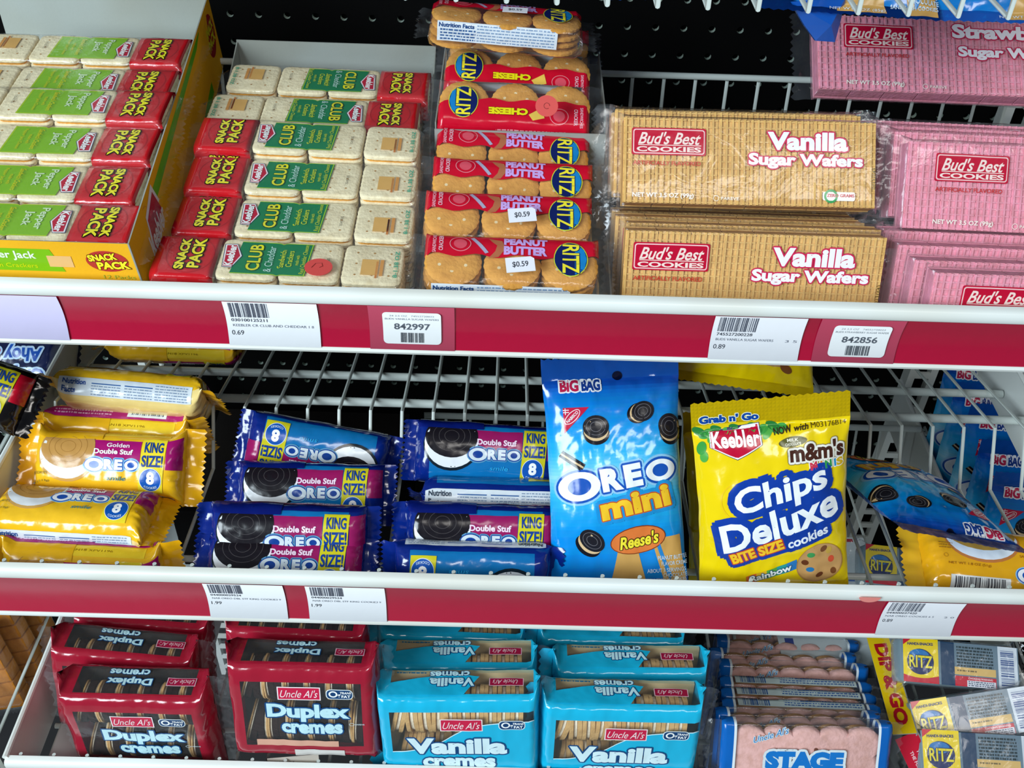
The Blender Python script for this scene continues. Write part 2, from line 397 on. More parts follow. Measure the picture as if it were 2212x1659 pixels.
rack('middle wire rack with red strip under the sandwich cookie packs', 444, 561, 613, [(450, 561), (449, 598), (451, 600), (590, 612), (619, 570), (885, 641)], -368, 442, -206, [(690, 594, 3.7), (641, 580.5, 3.7), (492, 606.5, 2.6)], (880, 565, 614))
rack('lowest wire rack holding creme cookie packages', 407, 748, 800, [(413, 749), (412, 797), (414, 800), (776, 803), (797, 741)], -368, 442, -310, [(797, 738, 3.4), (600, 805, 2.3), (470, 805, 2.3)], (880, 742, 802))
def next_rack(x0, x1, top, drop, lab, D0):
    root = empty('wire_rack', ((x0+x1)/2000, D0/1000, Z(drop)/1000)); tag(root, lab, 'shelf', 'white wire racks')
    inv_ = Vector(root.location)*-1; x = x0+10; first = None
    def fix(o): o.parent = root; o.matrix_parent_inverse = Matrix.Translation(inv_); return o
    add_rail(fix, D0, top, drop, x0, x1)
    while x < x1:
        if first is None: first = o = MB().tube([(0, D0+6, Z(top+5)), (0, D0+5, Z(drop)), (0, 870, Z(drop+2))], 1.45, WIRE, 8).build('wire', smooth=True)
        else: o = first.copy(); C.objects.link(o)
        o.parent = root; o.matrix_parent_inverse = Matrix.Translation(inv_); o.location = (x/1000, 0, 0); x += 25.4
    for d in (D0+20, 640, 860):
        o = MB().tube([(x0, d, Z(drop+3)), (x1, d, Z(drop+3))], 2.2, WIRE).build('cross_bar', smooth=True); o.parent = root; o.matrix_parent_inverse = Matrix.Translation(inv_)
for xs_, side in (((-700, -377), 'left'), ((451, 780), 'right')):
    for top, bot, D0, nm in ((350, 394, 480, 'upper'), (561, 613, 444, 'middle'), (748, 800, 407, 'lowest')):
        next_rack(xs_[0], xs_[1], top, bot, 'neighbouring wire rack to the %s of the %s rack' % (side, nm), D0)
# ---------------------------------------------------------------- labels slotted in and stuck on the red strips
def card(name, lab, x0, x1, Df, top, bot, art, col, group, inset=0, r=None, skew=0, cat='price tag', off=1.0):
    h = bot-top; tl = h*.19; bl = h*.085; za, zb = Z(top+tl)-inset, Z(bot-bl)+inset; H = za-zb; W = x1-x0
    def surf(u, v):
        zz = (za+zb)/2+v; t = (Z(top+tl)-zz)/(Z(top+tl)-Z(bot-bl)); y = Df-1.2+2.4*math.sin(math.pi*max(0, min(1, t)))-off
        return Vector((u+skew*v, y-Df, zz-zb)), Vector((0, -1, .25*(t-.5)*-2)).normalized()
    a = Art(); 
    if r: a.rrect(0, 0, W, H, r, col, 0, )
    else: a.rect(-W/2, -H/2, W/2, H/2, col, 0)
    k = art(W, H); a.it += k.it
    for i, t in enumerate(a.it):
        if t[4] == 'ink': a.it[i] = t[:4]+('paper',)
    o = skin(name, surf, a, [], frange(-H/2, H/2, 2.5), col, grid=False, off0=0)
    o.location = ((x0+x1)/2000, Df/1000, zb/1000); return tag(o, lab, cat, group)
def tag_art(code, line, price, seed, extra=None):
    def f(W, H):
        a = Art(); a.bars(-W/2+3, H/2-12.5, -W/2+26, H/2-.8, '#454c5c', 2, 26, seed)
        a.text(code, -W/2+13.5, H/2-14.6, 21, 2.2, '#3c4350', 2, .01); a.text(line, -W/2+(W-6)/2+3 if not extra else -W/2+20, H/2-18.4, W-7 if not extra else 34, 1.7, '#6d7482', 2, 0)
        if extra: a.text(extra, W/2-6, H/2-18.6, 7, 1.7, '#6d7482', 2, 0)
        a.text(price, -W/2+5.8, H/2-23.4, 7, 3, '#3c4350', 2, 0)
        return a
    return f
def xa(px, py, D): return at(px, py, D=D).x
PT = 'printed price tags in the red strips'
D1, D2 = 479, 443
card('price_tag', 'price tag 0.69 under the green-labelled cracker packs', xa(489, 700, D1), xa(689, 700, D1), 480, 350, 394, tag_art('030100125211', 'KEEBLER CR CLUB AND CHEDDAR 1 8', '0.69', 1), '#f2f5fa', PT)
card('price_tag', 'price tag 0.89 under the vanilla sugar wafers', xa(1536, 730, D1), xa(1734, 730, D1), 480, 350, 394, tag_art('745527200228', 'BUDS VANILLA SUGAR WAFERS', '0.89', 2, '3 5'), '#eef0f6', PT)
card('price_tag', 'left of the two price tags reading 1.99', xa(448, 1300, D2), xa(617, 1300, D2), 444, 561, 613, tag_art('044000029524', 'NAB OREO DBL STF KING COOKIE3 9', '1.99', 3), '#f2f5fa', PT)
card('price_tag', 'right of the two price tags reading 1.99', xa(664, 1300, D2), xa(833, 1300, D2), 444, 561, 613, tag_art('044000029524', 'NAB OREO DBL STF KING COOKIE3 9', '1.99', 3), '#f2f5fa', PT)
card('price_tag', 'price tag reading 0.89 at the right end of the middle rack', xa(1905, 1330, D2), xa(2073, 1330, D2), 444, 561, 613, tag_art('044000037420', 'NAB OREO COOKIES 6 5', '0.89', 5, '2 0'), '#eceef4', PT)
card('blank_strip', 'blank pale lilac strip at the left end of the upper red strip', xa(-260, 690, D1), xa(139, 690, D1), 480, 350, 394, lambda W, H: Art(), '#cfc8ea', None, cat='label strip')
def stick_art(l1, l2, num, seed):
    def f(W, H):
        a = Art(); a.text(l1, 0, H*.38, W*.76, 1.3, '#9aa0a8', 2, 0); a.text(l2, 0, H*.27, W*.92, 1.4, '#8d949c', 2, 0)
        a.text(num, 0, H*.02, W*.62, H*.2, '#59606a', 2, .02); a.bars(-W*.2, -H*.45, W*.22, -H*.17, '#3f4650', 2, 20, seed); return a
    return f
for px0, px1, q0, q1, y, n, ds, l, lab in ((827, 953, 797, 982, 705, '842997', 7, ('24 3.5 OZ   74552720022', 'BUDS VANILLA SUGAR WAFERS'), 'below the round cracker packs'), (1795, 1920, 1763, 1945, 735, '842856', 8, ('24 3.5 OZ   74552720023', 'BUDS STRAWBERRY SUGAR WAFER'), 'below the strawberry sugar wafers')):
    card('clear_tag_holder', 'faded translucent label holder on the red strip '+lab, xa(q0, y, D1), xa(q1, y, D1), 480, 350, 394, lambda W, H: Art(), '#b4425a', 'translucent label holders', cat='label holder', off=.7)
    card('item_sticker', 'rounded white sticker numbered '+n+' '+lab, xa(px0, y, D1), xa(px1, y, D1), 480, 350, 394, stick_art(l[0], l[1], n, ds), '#f3f6f8', 'numbered stickers on the red strip', inset=4.4, r=2.6, cat='sticker', off=1.6)
c = at(1880, 1290, D=440); rt = empty('price_dot', (c.x/1000, c.y/1000, c.z/1000)); tag(rt, 'round pink sticker folded over the edge of the middle rack', 'sticker')
a = Art().ell(0, 0, 7.5, 5.5, '#ef8f86', 0, a0=180, a1=360); o = skin('sticker_flap', plane_surf, a, [], [], '#ef8f86', rt, grid=False)
# ---------------------------------------------------------------- crackers, wafers, cookies
CREAM = M('#f4e7c2', 'bake'); GOLD = M('#dfa04e', 'bake'); TAN = M('#d8ae74', 'bake'); CHOC = M('#2b1c18', 'bake'); CHEESE = M('#e8a23c', 'bake'); PBUT = M('#a9763a', 'bake')
CREME = M('#f3e9d3', 'bake'); WAFER = M('#e3b872', 'bake'); WAFEDGE = M('#c69150', 'bake'); PINKW = M('#ee9fb3', 'bake'); PINKE = M('#d98aa3', 'bake')
def outline_sq(h, w, sc, amp, r, n=64):
    P = []
    for i in range(n):
        a = 2*math.pi*i/n; c, s_ = math.cos(a), math.sin(a); p = r; k = (abs(c)**p+abs(s_)**p)**(-1/p); q = 1+amp*math.sin(sc*a); P.append((w/2*c*k*q, h/2*s_*k*q))
    return P
def slab(mb, P, ylv, m, cx=0, cz=0):
    """stack of scaled outlines along y (front = smaller y)"""
    n = len(P); V = []; F_ = []
    for y, k in ylv: V += [(cx+x*k, y, cz+z*k) for x, z in P]
    F_.append(tuple(range(n))); F_.append(tuple(range(len(V)-1, len(V)-n-1, -1)))
    for i in range(len(ylv)-1):
        for k in range(n): a, b = i*n+k, i*n+(k+1) % n; F_.append((a, a+n, b+n, b))
    mb.add(V, F_, m)
def cracker(mb, P, y0, th, m, cx, cz, holes=(), hm=None):
    slab(mb, P, [(y0, .9), (y0+.25, .965), (y0+.9, 1), (y0+th-.8, 1), (y0+th, .95)], m, cx, cz)
    for hx, hz in holes: mb.add([(cx+hx+.75*math.cos(a), y0-.12, cz+hz+.75*math.sin(a)) for a in [i*math.pi/3 for i in range(6)]], [tuple(range(6))], hm)
HOLEM = M('#b98e58', 'bake')
SQ = outline_sq(35.5, 35.5, 36, .009, 9); DISC = outline_sq(34, 34, 24, .016, 2, 72)
def square_sandwich(name, cx, parent, T):
    mb = MB(); hs = [(x, z) for x in (-10, 0, 10) for z in (-10, 0, 10)] if name else []
    y = -T/2
    for k in range(2):
        cracker(mb, SQ, y, 3.6, CREAM, cx, 0, hs if k == 0 else (), HOLEM); slab(mb, SQ, [(y+3.6, .92), (y+5.2, .92)], CHEESE, cx, 0); cracker(mb, SQ, y+5.2, 3.6, CREAM, cx, 0); y += 9.6
    o = mb.build('cracker_sandwich', parent, True); return o
def round_sandwich(cx, cz, parent, T, filling, rnd):
    mb = MB(); y = -T/2; hs = [(x*1.1+rnd.uniform(-.5, .5), z*1.1) for x, z in ((-7, -3), (0, -7), (7, -3), (-4, 4), (4, 4), (0, 10), (0, 0))]
    for k in range(2):
        dx, dz = (cx+rnd.uniform(-1, 1), cz+rnd.uniform(-.8, .8))
        slab(mb, DISC, [(y, .3), (y+.15, .7), (y+.8, .93), (y+1.7, 1), (y+3.1, 1), (y+3.8, .94)], GOLD, dx, dz)
        if k == 0:
            for hx, hz in hs: mb.add([(dx+hx+1.1*math.cos(a), y+.05, dz+hz+1.1*math.sin(a)) for a in [i*math.pi/4 for i in range(8)]], [tuple(range(8))], M('#f1dcae', 'bake'))
        slab(mb, DISC, [(y+3.8, .86), (y+6.4, .88)], filling, dx, dz); slab(mb, DISC, [(y+6.4, .94), (y+7.2, 1), (y+9, 1), (y+9.8, .9)], GOLD, dx, dz); y += 10.6
    return mb.build('round_sandwich', parent, True)
def clear_tube(name, parent, L, H, T, p=5, seed=0, fin=8, mat=None, taper=8, hole=None, wr=1.4, both=True):
    surf, per = tube_surf(L, H, T, p=p, taper=taper, seed=seed, amp=.5, wr=wr); vl = frange(-per/2, per/2, 4); ul = frange(-L/2, L/2, 4)
    mat = mat or FILM
    o = skin(name, surf, None, ul, vl, mat, parent)
    for s_ in (-1, 1): fin_mesh('end_seal', surf, L, H, T, p, s_, fin, mat, parent, seed+s_, per)
    return o
def hexlogo(a, cx, cy, w, h, rot, word):   # white-edged red pentagon badge with a name, point downward
    def R(p): t = math.radians(rot); return [(cx+x*math.cos(t)-y*math.sin(t), cy+x*math.sin(t)+y*math.cos(t)) for x, y in p]
    for k, (g, col) in enumerate(((.8, '#26305a'), (.35, '#f4f0f2'), (-.55, '#c2143a'))):
        x, y = w/2+g, h/2+g; a.poly(R([(-x*.97, y*.75), (x*.97, y*1.05), (x, -y*.25), (0, -y*1.05), (-x, -y*.25)]), col, 2+k*.4)
    t = math.radians(rot); a.text(word, cx-math.sin(t)*h*.1, cy+math.cos(t)*h*.1, w*.94, h*.5, '#ffffff', 5, .03, 0, rot, out=[(.35, '#c2143a')]); return a
def make_cracker_pack(kind):
    L, H, T = 147, 37, 19.5; root = empty('cracker_pack'); g = kind == 'club'
    for i in range(4): square_sandwich('c', -L/2+18.4+36.75*i, root, T-.6)
    # printed red end sleeve and colour label under the clear film
    surf, per = tube_surf(37, H+.8, T+.8, p=9, taper=.01, amp=.25, endH=H+.8)
    s2 = lambda u, v: (lambda q: (q[0]+Vector((-L/2+18.6, 0, 0)), q[1]))(surf(max(-18.3, min(18.3, u)), v))
    a = Art(); a.text('SNACK', -2.6, .5, 28, 5.6, '#f2e63a', 5, .045, 0, 90, out=[(.7, '#1c1a10')]); a.text('PACK', 5.6, 1.5, 27, 7.2, '#f2e63a', 5, .035, 0, 90, out=[(.7, '#1c1a10')])
    a.ring(2, 0, 14, 16, .35, '#b3202c', 1); a.text('SNACK', 1.5, -H/2-6, 20, 4, '#f2e63a', 5, .035, 0, 0, out=[(.5, '#1c1a10')])
    skin('red_end_wrap', s2, a, frange(-18.3, 18.3, 4), frange(-per/2, per/2, 2.4), '#c81f28', root, kind='film')['label'] = 'red end of the wrapper'
    base = '#0d7f50' if g else '#86bf28'
    def lab(u, v):
        d = min(abs(u-b) for b in (-L/2+36.75, -L/2+73.5, -L/2+110.2)); return Vector((u, -T/2-.15+.9*math.exp(-(d/1.3)**2), v)), Vector((0, -1, 0))
    a = Art(); x0, x1 = -L/2+46, -L/2+(92 if g else 96)
    sk = -1.0
    a.poly([(x0, -14.5), (x1-2, -14.5), (x1, 14.5), (x0+3, 14.5)], base, 0)
    lc = '#b6dc28' if g else '#c9dc1e'
    for q in ((x0, -14.5, x1-2, -14), (x0+3, 14, x1, 14.5)): a.rect(*q, lc, 1)
    a.poly([(x1-3, -14.5), (x1-2.5, -14.5), (x1-.5, 14.5), (x1-1, 14.5)], lc, 1)
    hexlogo(a, -L/2+45, 1, 20, 10, 90, 'Keebler')
    if g:
        a.text('CLUB', -L/2+58.5, 0, 23.5, 8, '#e6e334', 5, .02, 0, 90, out=[(.45, '#0a5a34')]); a.text('& Cheddar', -L/2+67.5, -1, 23, 4.6, '#bfe6dc', 5, .0, 0, 90)
        a.text('Sandwich', -L/2+74.5, 0, 16, 3.8, '#cfdf35', 5, .01, 0, 90); a.text('Crackers', -L/2+79.3, 0, 14.5, 3.6, '#cfdf35', 5, .01, 0, 90)
        a.text('made with', -L/2+83.8, -1, 9, 2.2, '#cfdf35', 5, 0, 0, 90); a.text('Real Cheddar Cheese', -L/2+87.6, 0, 26, 2.6, '#cfdf35', 5, .0, 0, 90)
    else:
        a.text('Pepper', -L/2+57, -1, 20, 6.2, '#dff0cf', 5, .015, 0, 90); a.text('Jack', -L/2+65, -1, 14, 6.2, '#dff0cf', 5, .015, 0, 90)
        a.text('Sandwich Crackers', -L/2+76, 0, 22, 3.2, '#dfd414', 5, .01, 0, 90); a.text('made with', -L/2+81, 0, 10, 2.4, '#dfd414', 5, 0, 0, 90); a.text('Pepper Jack Cheese', -L/2+86, 0, 22, 3.0, '#dfd414', 5, 0, 0, 90)
    a.text('TOASTED', -L/2+102, -2, 10, 1.6, '#5b5648', 2, 0, 0, 90); a.rect(L/2-25, -10.5, L/2-15, 3.5, '#e3b165', 1); a.rect(L/2-14, -11, L/2-12, 3.5, '#dc9a52', 1); a.rect(L/2-16.4, -13, L/2-15.2, 2, '#d08040', 1)
    a.text('8-1.38 OZ', L/2-4.6, 0, 24, 2.6, '#4fa98a', 2, .02, 0, 90)
    skin('printed_label', lab, a, frange(-L/2, L/2, 1.6), [], base, root, grid=False, kind='film')['label'] = ('green' if g else 'lime green')+' printed label panel'
    clear_tube('film_wrapper', root, L+3, H+1.6, T+2, p=7, seed=3 if g else 9, fin=9, wr=1.0)
    return root
def make_ritz(kind):
    L, H, T = 106, 38, 24; root = empty('round_cracker_pack'); pb = kind == 'pb'; rnd = random.Random(4 if pb else 5)
    for i in range(3): round_sandwich(-L/2+17.5+35.3*i, -1.5, root, T-3, PBUT if pb else CHEESE, rnd)
    surf, per = tube_surf(L, H+.6, T+.6, p=3.6, taper=5, seed=2 if pb else 8, amp=.55, wr=1.3)
    lo = 1.5 if pb else -1
    a = Art(); P = []
    for i in range(25): u = -L/2+1+(L-2)*i/24; P.append((u, lo+1.2*math.sin(i*1.1)+(2.5 if i > 18 else 0)))
    a.poly(P+[(L/2-1, H/2+16), (-L/2+1, H/2+16)], '#cb1530', 0)
    if not pb: a.rect(-L/2+1, H/2+9, L/2-1, H/2+30, '#cb1530', 0)
    ox = L/2-18
    a.ell(ox, 1.5, 10.2, 12.6, '#c9d63a', 3); a.ell(ox, 1.5, 9.7, 12.0, '#14245e', 3.5); a.poly([(ox+2.5, -9.8), (ox+8, -5.8), (ox+9.5, 1.5), (ox+8, 8.5), (ox+2.5, 13)], '#1d7fc4', 3.8)
    a.text('RITZ', ox, 1.5, 21, 10, '#efe23a', 5.5, .02, 0, -90, out=[(.5, '#14245e')])
    if pb:
        a.text('PEANUT', 8, 12.5, 26, 5.4, '#c9a6e8', 4, .06, 0, 0); a.text('BUTTER', 8, 5.8, 26, 6.4, '#c9a6e8', 4, .06, 0, 0)
        a.poly([(-14, 15), (-6, 13), (-4, 7), (-8, 1), (-14, 0), (-10, 5), (-9, 9), (-12, 12)], '#b06a4a', 2); a.poly([(-25, 15), (-23, 16), (-14, 4), (-16, 3)], '#a9a4c0', 3)
    else:
        a.text('CHEESE', 4, 8, 27, 5.2, '#e8df20', 4, .06, 0, 0, out=[(.4, '#8e1020')]); a.poly([(-19, 4), (-10, 10), (-13, 14), (-21, 12)], '#f0c95a', 3)
        a.lines(-36, 20, 12, 32, 5, '#e7a9b4', 2, 5, .4); a.rect(-48, 21, -22, 32, '#dfe6ee', 2); a.bars(-44, 23, -25, 31, '#2c4a86', 3, 14, 6)
    a.ring(-L/2+22, 10, 6.5, 6, .5, '#e88a96', 2); a.ell(-L/2+22, 10, 4, 4, '#dd5566', 2); a.text('SANDWICHES', -L/2+6.5, 10, 15, 2.2, '#f0b0c0', 3, .02, 0, 90); a.text('CRACKER', -L/2+10.5, 10, 12, 2.6, '#f0c0d0', 3, .02, 0, 90)
    # nutrition panel on the lower edge
    y1 = -H/2-1; a.rect(-L/2+6, y1-11, L/2-18, y1+2.2, '#dfeaf4', 1); a.text('Nutrition Facts', -L/2+19, y1-.2, 24, 2.6, '#1f4a86', 3, .03); a.lines(-L/2+33, y1-10.5, L/2-20, y1+1.6, 6, '#7f9cc0', 2, 3, .4); a.lines(-L/2+8, y1-10.5, -L/2+32, y1-2, 4, '#3f669c', 2, 4, .5)
    ul = [-L/2]+frange(-L/2+1, L/2-1, 4)+[L/2]; vl = frange(-per/2, per/2, 2.4)
    skin('printed_band', surf, a, ul, vl, None, root, grid=False, kind='film', off0=.25)['label'] = 'red printed band of the wrapper'
    o = skin('film_wrapper', surf, None, ul, vl, FILM, root)
    for s_ in (-1, 1): fin_mesh('end_seal', surf, L, H, T, 4, s_, 9, FILM, root, s_+5, per)
    return root
def make_wafer(kind):
    van = kind == 'vanilla'; L, H, T = (163, 57, 16) if van else (184, 57, 16); root = empty('sugar_wafer_pack'); rnd = random.Random(11)
    m, e = (WAFER, WAFEDGE) if van else (PINKW, PINKE); mb = MB(); n = 8; wd = (L-6)/n
    for i in range(n):   # side by side wafers, each three sheets with creme between
        x = -L/2+3+i*wd; dy = rnd.uniform(-.5, .5)
        mb.box(x+.12, x+wd-.12, -T/2+1.5+dy, -T/2+3, -H/2+2, H/2-2, m); mb.box(x+.5, x+wd-.5, -T/2+3, T/2-3, -H/2+2.4, H/2-2.4, e); mb.box(x+.3, x+wd-.3, T/2-3, T/2-1, -H/2+2, H/2-2, m)
        for k in range(5): mb.box(x+.8+k*(wd-1)/5, x+2.0+k*(wd-1)/5, -T/2+.35+dy, -T/2+1.6+dy, -H/2+2, H/2-2, m)
        for k in range(13): z = -H/2+3+k*(H-6)/12; mb.box(x+.3, x+wd-.3, -T/2+.75+dy, -T/2+1.6+dy, z-.5, z+.5, m)
    mb.build('wafer_block', root)
    surf, per = tube_surf(L, H, T, p=8, taper=4, seed=5 if van else 6, amp=.25, wr=1.2)
    a = Art(); lx = -L/2+(31 if van else 43); ly = H/2-17
    a.rrect(lx, ly, 46, 17, 1.2, '#bf1537', 1); a.rrect(lx, ly, 44.4, 15.4, 1.6, '#f2c3c4', 2); a.rrect(lx, ly, 43, 14, 1.2, '#bf1537', 3)
    a.text("Bud's Best", lx+.3, ly+2, 39, 7.8, '#f6d9d2', 5, .018, .38); a.rect(lx-19, ly-2.6, lx+20, ly-2.1, '#f6d9d2', 4); a.text('COOKIES', lx, ly-4.9, 40, 3.2, '#f6d9d2', 5, .035)
    a.text('ARTIFICIALLY FLAVORED', lx-1, ly-13.4, 42, 2.6, '#c9302e', 3, .012)
    rx = L/2-(44 if van else 52)
    if van: a.text('Vanilla', rx-2, H/2-15, 50, 11.5, '#f7f3fa', 5, .045, out=[(.9, '#cf2a55')]); a.text('Sugar Wafers', rx-3, H/2-27.5, 71, 9.6, '#f7f3fa', 5, .045, out=[(.8, '#cf2a55')])
    else: a.text('Strawberry', rx+2, H/2-12.5, 84, 13, '#f5eef4', 5, .045, out=[(.8, '#cf2a55')]); a.text('Sugar Wafers', rx, H/2-26.5, 73, 9.6, '#f5eef4', 5, .045, out=[(.8, '#cf2a55')])
    a.text('NET WT 3.5 OZ (99g)', lx-3, -H/2+6.3, 38, 3.6, '#f6efe2', 4, .022); a.ring(lx+30, -H/2+5.6, 1.8, 1.8, .3, '#f6efe2', 3); a.text('PAREVE', lx+38.5, -H/2+5.6, 11, 1.8, '#f6efe2', 3, .01)
    gx = L/2-26; a.rrect(gx, -H/2+8.5, 20, 5.4, 1.2, '#f2efe6', 2); a.text('ZERO GRAMS', gx+1, -H/2+9, 17, 2, '#c8304a', 5, .02); a.ring(gx-5, -H/2+8.5, 4.2, 4.2, 1.3, '#2d9a55', 4); a.text('02131643', L/2-4.5, -H/2+20, 13, 2, '#6a5a30', 3, .01, 0, 90)
    ul = frange(-L/2, L/2, 6); vl = frange(-per/2, per/2, 4)
    skin('printed_film', surf, a, ul, vl, FILM, root, kind='film')
    for s_ in (-1, 1): fin_mesh('end_seal', surf, L, H, T, 8, s_, 9 if van else 12, FILM, root, s_+3, per)
    return root
# ---------------------------------------------------------------- king-size sandwich cookie tubes
def oreo_word(a, cx, cy, w, h, L=4, rot=0, col='#f6fafd', edge='#1c55b4', halo='#8fc8ee', lean=0):
    t = math.radians(rot); R = lambda x, y: (cx+x*math.cos(t)-y*math.sin(t), cy+x*math.sin(t)+y*math.cos(t))
    k = w/100.; hh = h/2
    big, sm = (R(-32*k, -h*.03), 18*k, hh*1.12), (R(38*k, h*.02), 12.5*k, hh*.86)
    for c, rx, ry in (big, sm):
        a.ell(c[0], c[1], rx+3.6*k+.2, ry+3.6*k+.2, halo, L-2, rot); a.ell(c[0], c[1], rx+2*k, ry+2*k, edge, L-1, rot); a.ring(c[0], c[1], rx, ry, rx*.45, col, L+1, rot, ty=ry*.42)
        a.ell(c[0], c[1], rx*.56, ry*.6, edge, L+.5, rot)
    for ch, x, ww in (('R', -4*k, 18*k), ('E', 14.5*k, 15*k)):
        p = R(x, h*.03); a.text(ch, p[0], p[1], ww, h*.9, col, L+1, .06, 0, rot, out=[(1.7*k, edge), (3.3*k, halo)])
    return a
def cookie_pic(a, cx, cy, rx, ry, dark='#1d1a20', creme='#e8ecf0', rim='#2a2730', L=2):
    a.ell(cx, cy-ry*.18, rx, ry, rim, L); a.ell(cx, cy-ry*.1, rx*.96, ry*.96, creme, L+.5); a.ell(cx, cy+ry*.16, rx*.95, ry*.82, dark, L+1)
    for k in (.72, .5, .28): a.ring(cx, cy+ry*.16, rx*.95*k, ry*.82*k, .35, '#4a4648' if dark < '#5' else '#a5763a', L+1.5)
    return a
def make_king(kind):
    L, H, T = 112, 47, 33; blue = kind == 'blue'; blk = kind == 'black'; root = empty('cookie_pack')
    eh = None if kind == 'gold' else 47
    surf, per = tube_surf(L, H, T, p=2.5, taper=11, seed={'blue': 1, 'gold': 2, 'black': 3}[kind], amp=.7, wr=1.8, endH=eh)
    if kind == 'gold': main, top, body, accent, under = '#f6bf2a', '#e9b020', '#f6bd22', '#a81a6e', '#f4d88a'
    elif blue: main, top, body, accent, under = '#1470b0', '#10206e', '#102a7c', '#961e5c', '#0e246c'  # blue pack inks set darker: middle rack shade painted into the colour
    else: main, top, body, accent, under = '#1a1416', '#120e10', '#151113', '#c9102e', '#1a1416'
    h = 22.5
    def base(u, v):
        if v > h+12 or v < -h-24: return under if kind == 'gold' else body
        if v > h+1: return top
        if v < -h-2: return body if v > -h-9 else (under if kind == 'gold' else body)
        if abs(u) > L/2-11: return body
        return main
    a = Art()
    # upper half coloured panel behind the wordmark
    a.poly([(-12, 19), (L/2-30, 19), (L/2-30, -1), (-21, -1)], accent, 1); a.rect(L/2-11, -2, L/2-1, 20, accent, 1)
    cookie_pic(a, -L/2+28, 10, 21, 20, '#1d1a20' if kind != 'gold' else '#c08f4e', '#e8ecf0', '#16242e' if kind != 'gold' else '#d5a458', 2)
    a.rect(-L/2+3, 19.6, -L/2+52, 33, top, 4)
    if kind == 'gold': a.text('Golden', 9, 15.2, 17, 3.2, '#f6e4ee', 5, .02); a.text('Double Stuf', 6, 10.3, 29, 3.9, '#ffffff', 5, .03)
    else: a.text('Double Stuf', 6.5, 9.8, 30, 4.6, '#f2d6ea', 5, .035)
    oreo_word(a, 5, .5, 39, 8.6, 5, col='#f6fafd' if kind != 'blue' else '#ccd8e0', edge='#1c55b4' if kind != 'blue' else '#163f8e', halo='#8fc8ee' if kind != 'blue' else '#5a96bc')  # blue pack wordmark dimmed, its shade put into the ink colours
    a.text('smile', 9, -9.5, 14, 3.2, '#2f7f8a' if kind == 'gold' else '#2fa3dc', 4, .01, .15)
    x0 = L/2-29.5
    a.poly([(x0-1.5, -20.5), (x0+16.5, -20.5), (x0+18.5, 21), (x0+.5, 21)], '#d2c826' if kind != 'gold' else '#f0d832', 3)  # yellow panel darkened with painted-in shade except on golden packs
    a.text('KING', x0+9.4, 14.6, 14, 8, '#17408f', 6, .03); a.text('SIZE!', x0+8.8, 4.2, 16, 9, '#17408f', 6, .03)
    a.ell(x0+8, -10, 8, 8.6, '#1656b0', 5); a.ring(x0+8, -10, 8.2, 8.8, .4, '#e6f0fa', 5.5); a.text('8', x0+8, -8.6, 6, 9.5, '#ffffff', 6, .05); a.text('COOKIES', x0+8, -15.4, 9.5, 1.9, '#cfe4f6', 6, .01, arc=-1.2)
    # strip above: date code band and bar code; below: nutrition panel
    if kind == 'gold':
        a.rect(-L/2+4, h+1, L/2-10, h+10, '#eec932', 1); a.text('12JAN18 XPV1196', 6, h+5.5, 34, 2.2, '#8a6a14', 3, -.005)
        a.rect(-L/2+2, h+11, L/2-4, h+22, '#a81a6e', 1); a.rect(8, h+13, 38, h+20, '#dfe6ee', 2); a.bars(11, h+15, 36, h+20, '#56627a', 3, 22, 5); a.lines(-L/2+8, h+13, -4, h+19, 2, '#e0a8cc', 2, 8)
    else:
        a.rect(-L/2+4, h+9, L/2-6, h+17, '#7c1a3a' if blue else '#30101a', 1); a.rect(10, h+10, 36, h+16, '#a9bcc8', 2); a.bars(12, h+11, 34, h+15, '#39465a', 3, 18, 5)
    y0 = -h-6; a.rect(-L/2+4, y0-15, L/2-8, y0-1, '#dde6ee', 2); a.text('Nutrition', -L/2+15, y0-4.6, 17, 4.4, '#1f4f9e' if kind == 'gold' else '#3b4656', 4, .03); a.text('Facts', -L/2+11.5, y0-11, 10, 4.2, '#1f4f9e' if kind == 'gold' else '#3b4656', 4, .04)
    for i, (xa_, xb) in enumerate(((-L/2+28, -6), (-3, 18), (20, L/2-10))):
        if i < 2: a.rect(xa_, y0-5.4, xb, y0-4.6, '#2a5c9e', 3)
        a.lines(xa_, y0-14.5, xb, y0-6 if i < 2 else y0-2, 4 if i < 2 else 6, '#7d93b0', 3, i+4, .35)
    if kind == 'gold': a.text('18 COOKIES', -L/2+6, -7, 16, 2, '#6a6a3a', 3, 0); a.text('4 OZ (113g)', -L/2+6, -13.5, 18, 2, '#6a6a3a', 3, 0)
    a.it = [t for t in a.it]
    ul = frange(-L/2, L/2, 3); vl = sorted(set([round(x, 2) for x in frange(-per/2, per/2, 2.6)]+[h+1, -h-2, h+12]))
    skin('wrapper', surf, a, ul, vl, base, root, kind='film', off0=.22)
    for s_ in (-1, 1):
        o = fin_mesh('end_seal', surf, L, H, T, 2.5, s_, 13 if kind == 'gold' else 9, body if kind != 'gold' else '#f0ae16', root, s_*2+len(kind), per, bend=.25*s_, endH=eh)
    return root
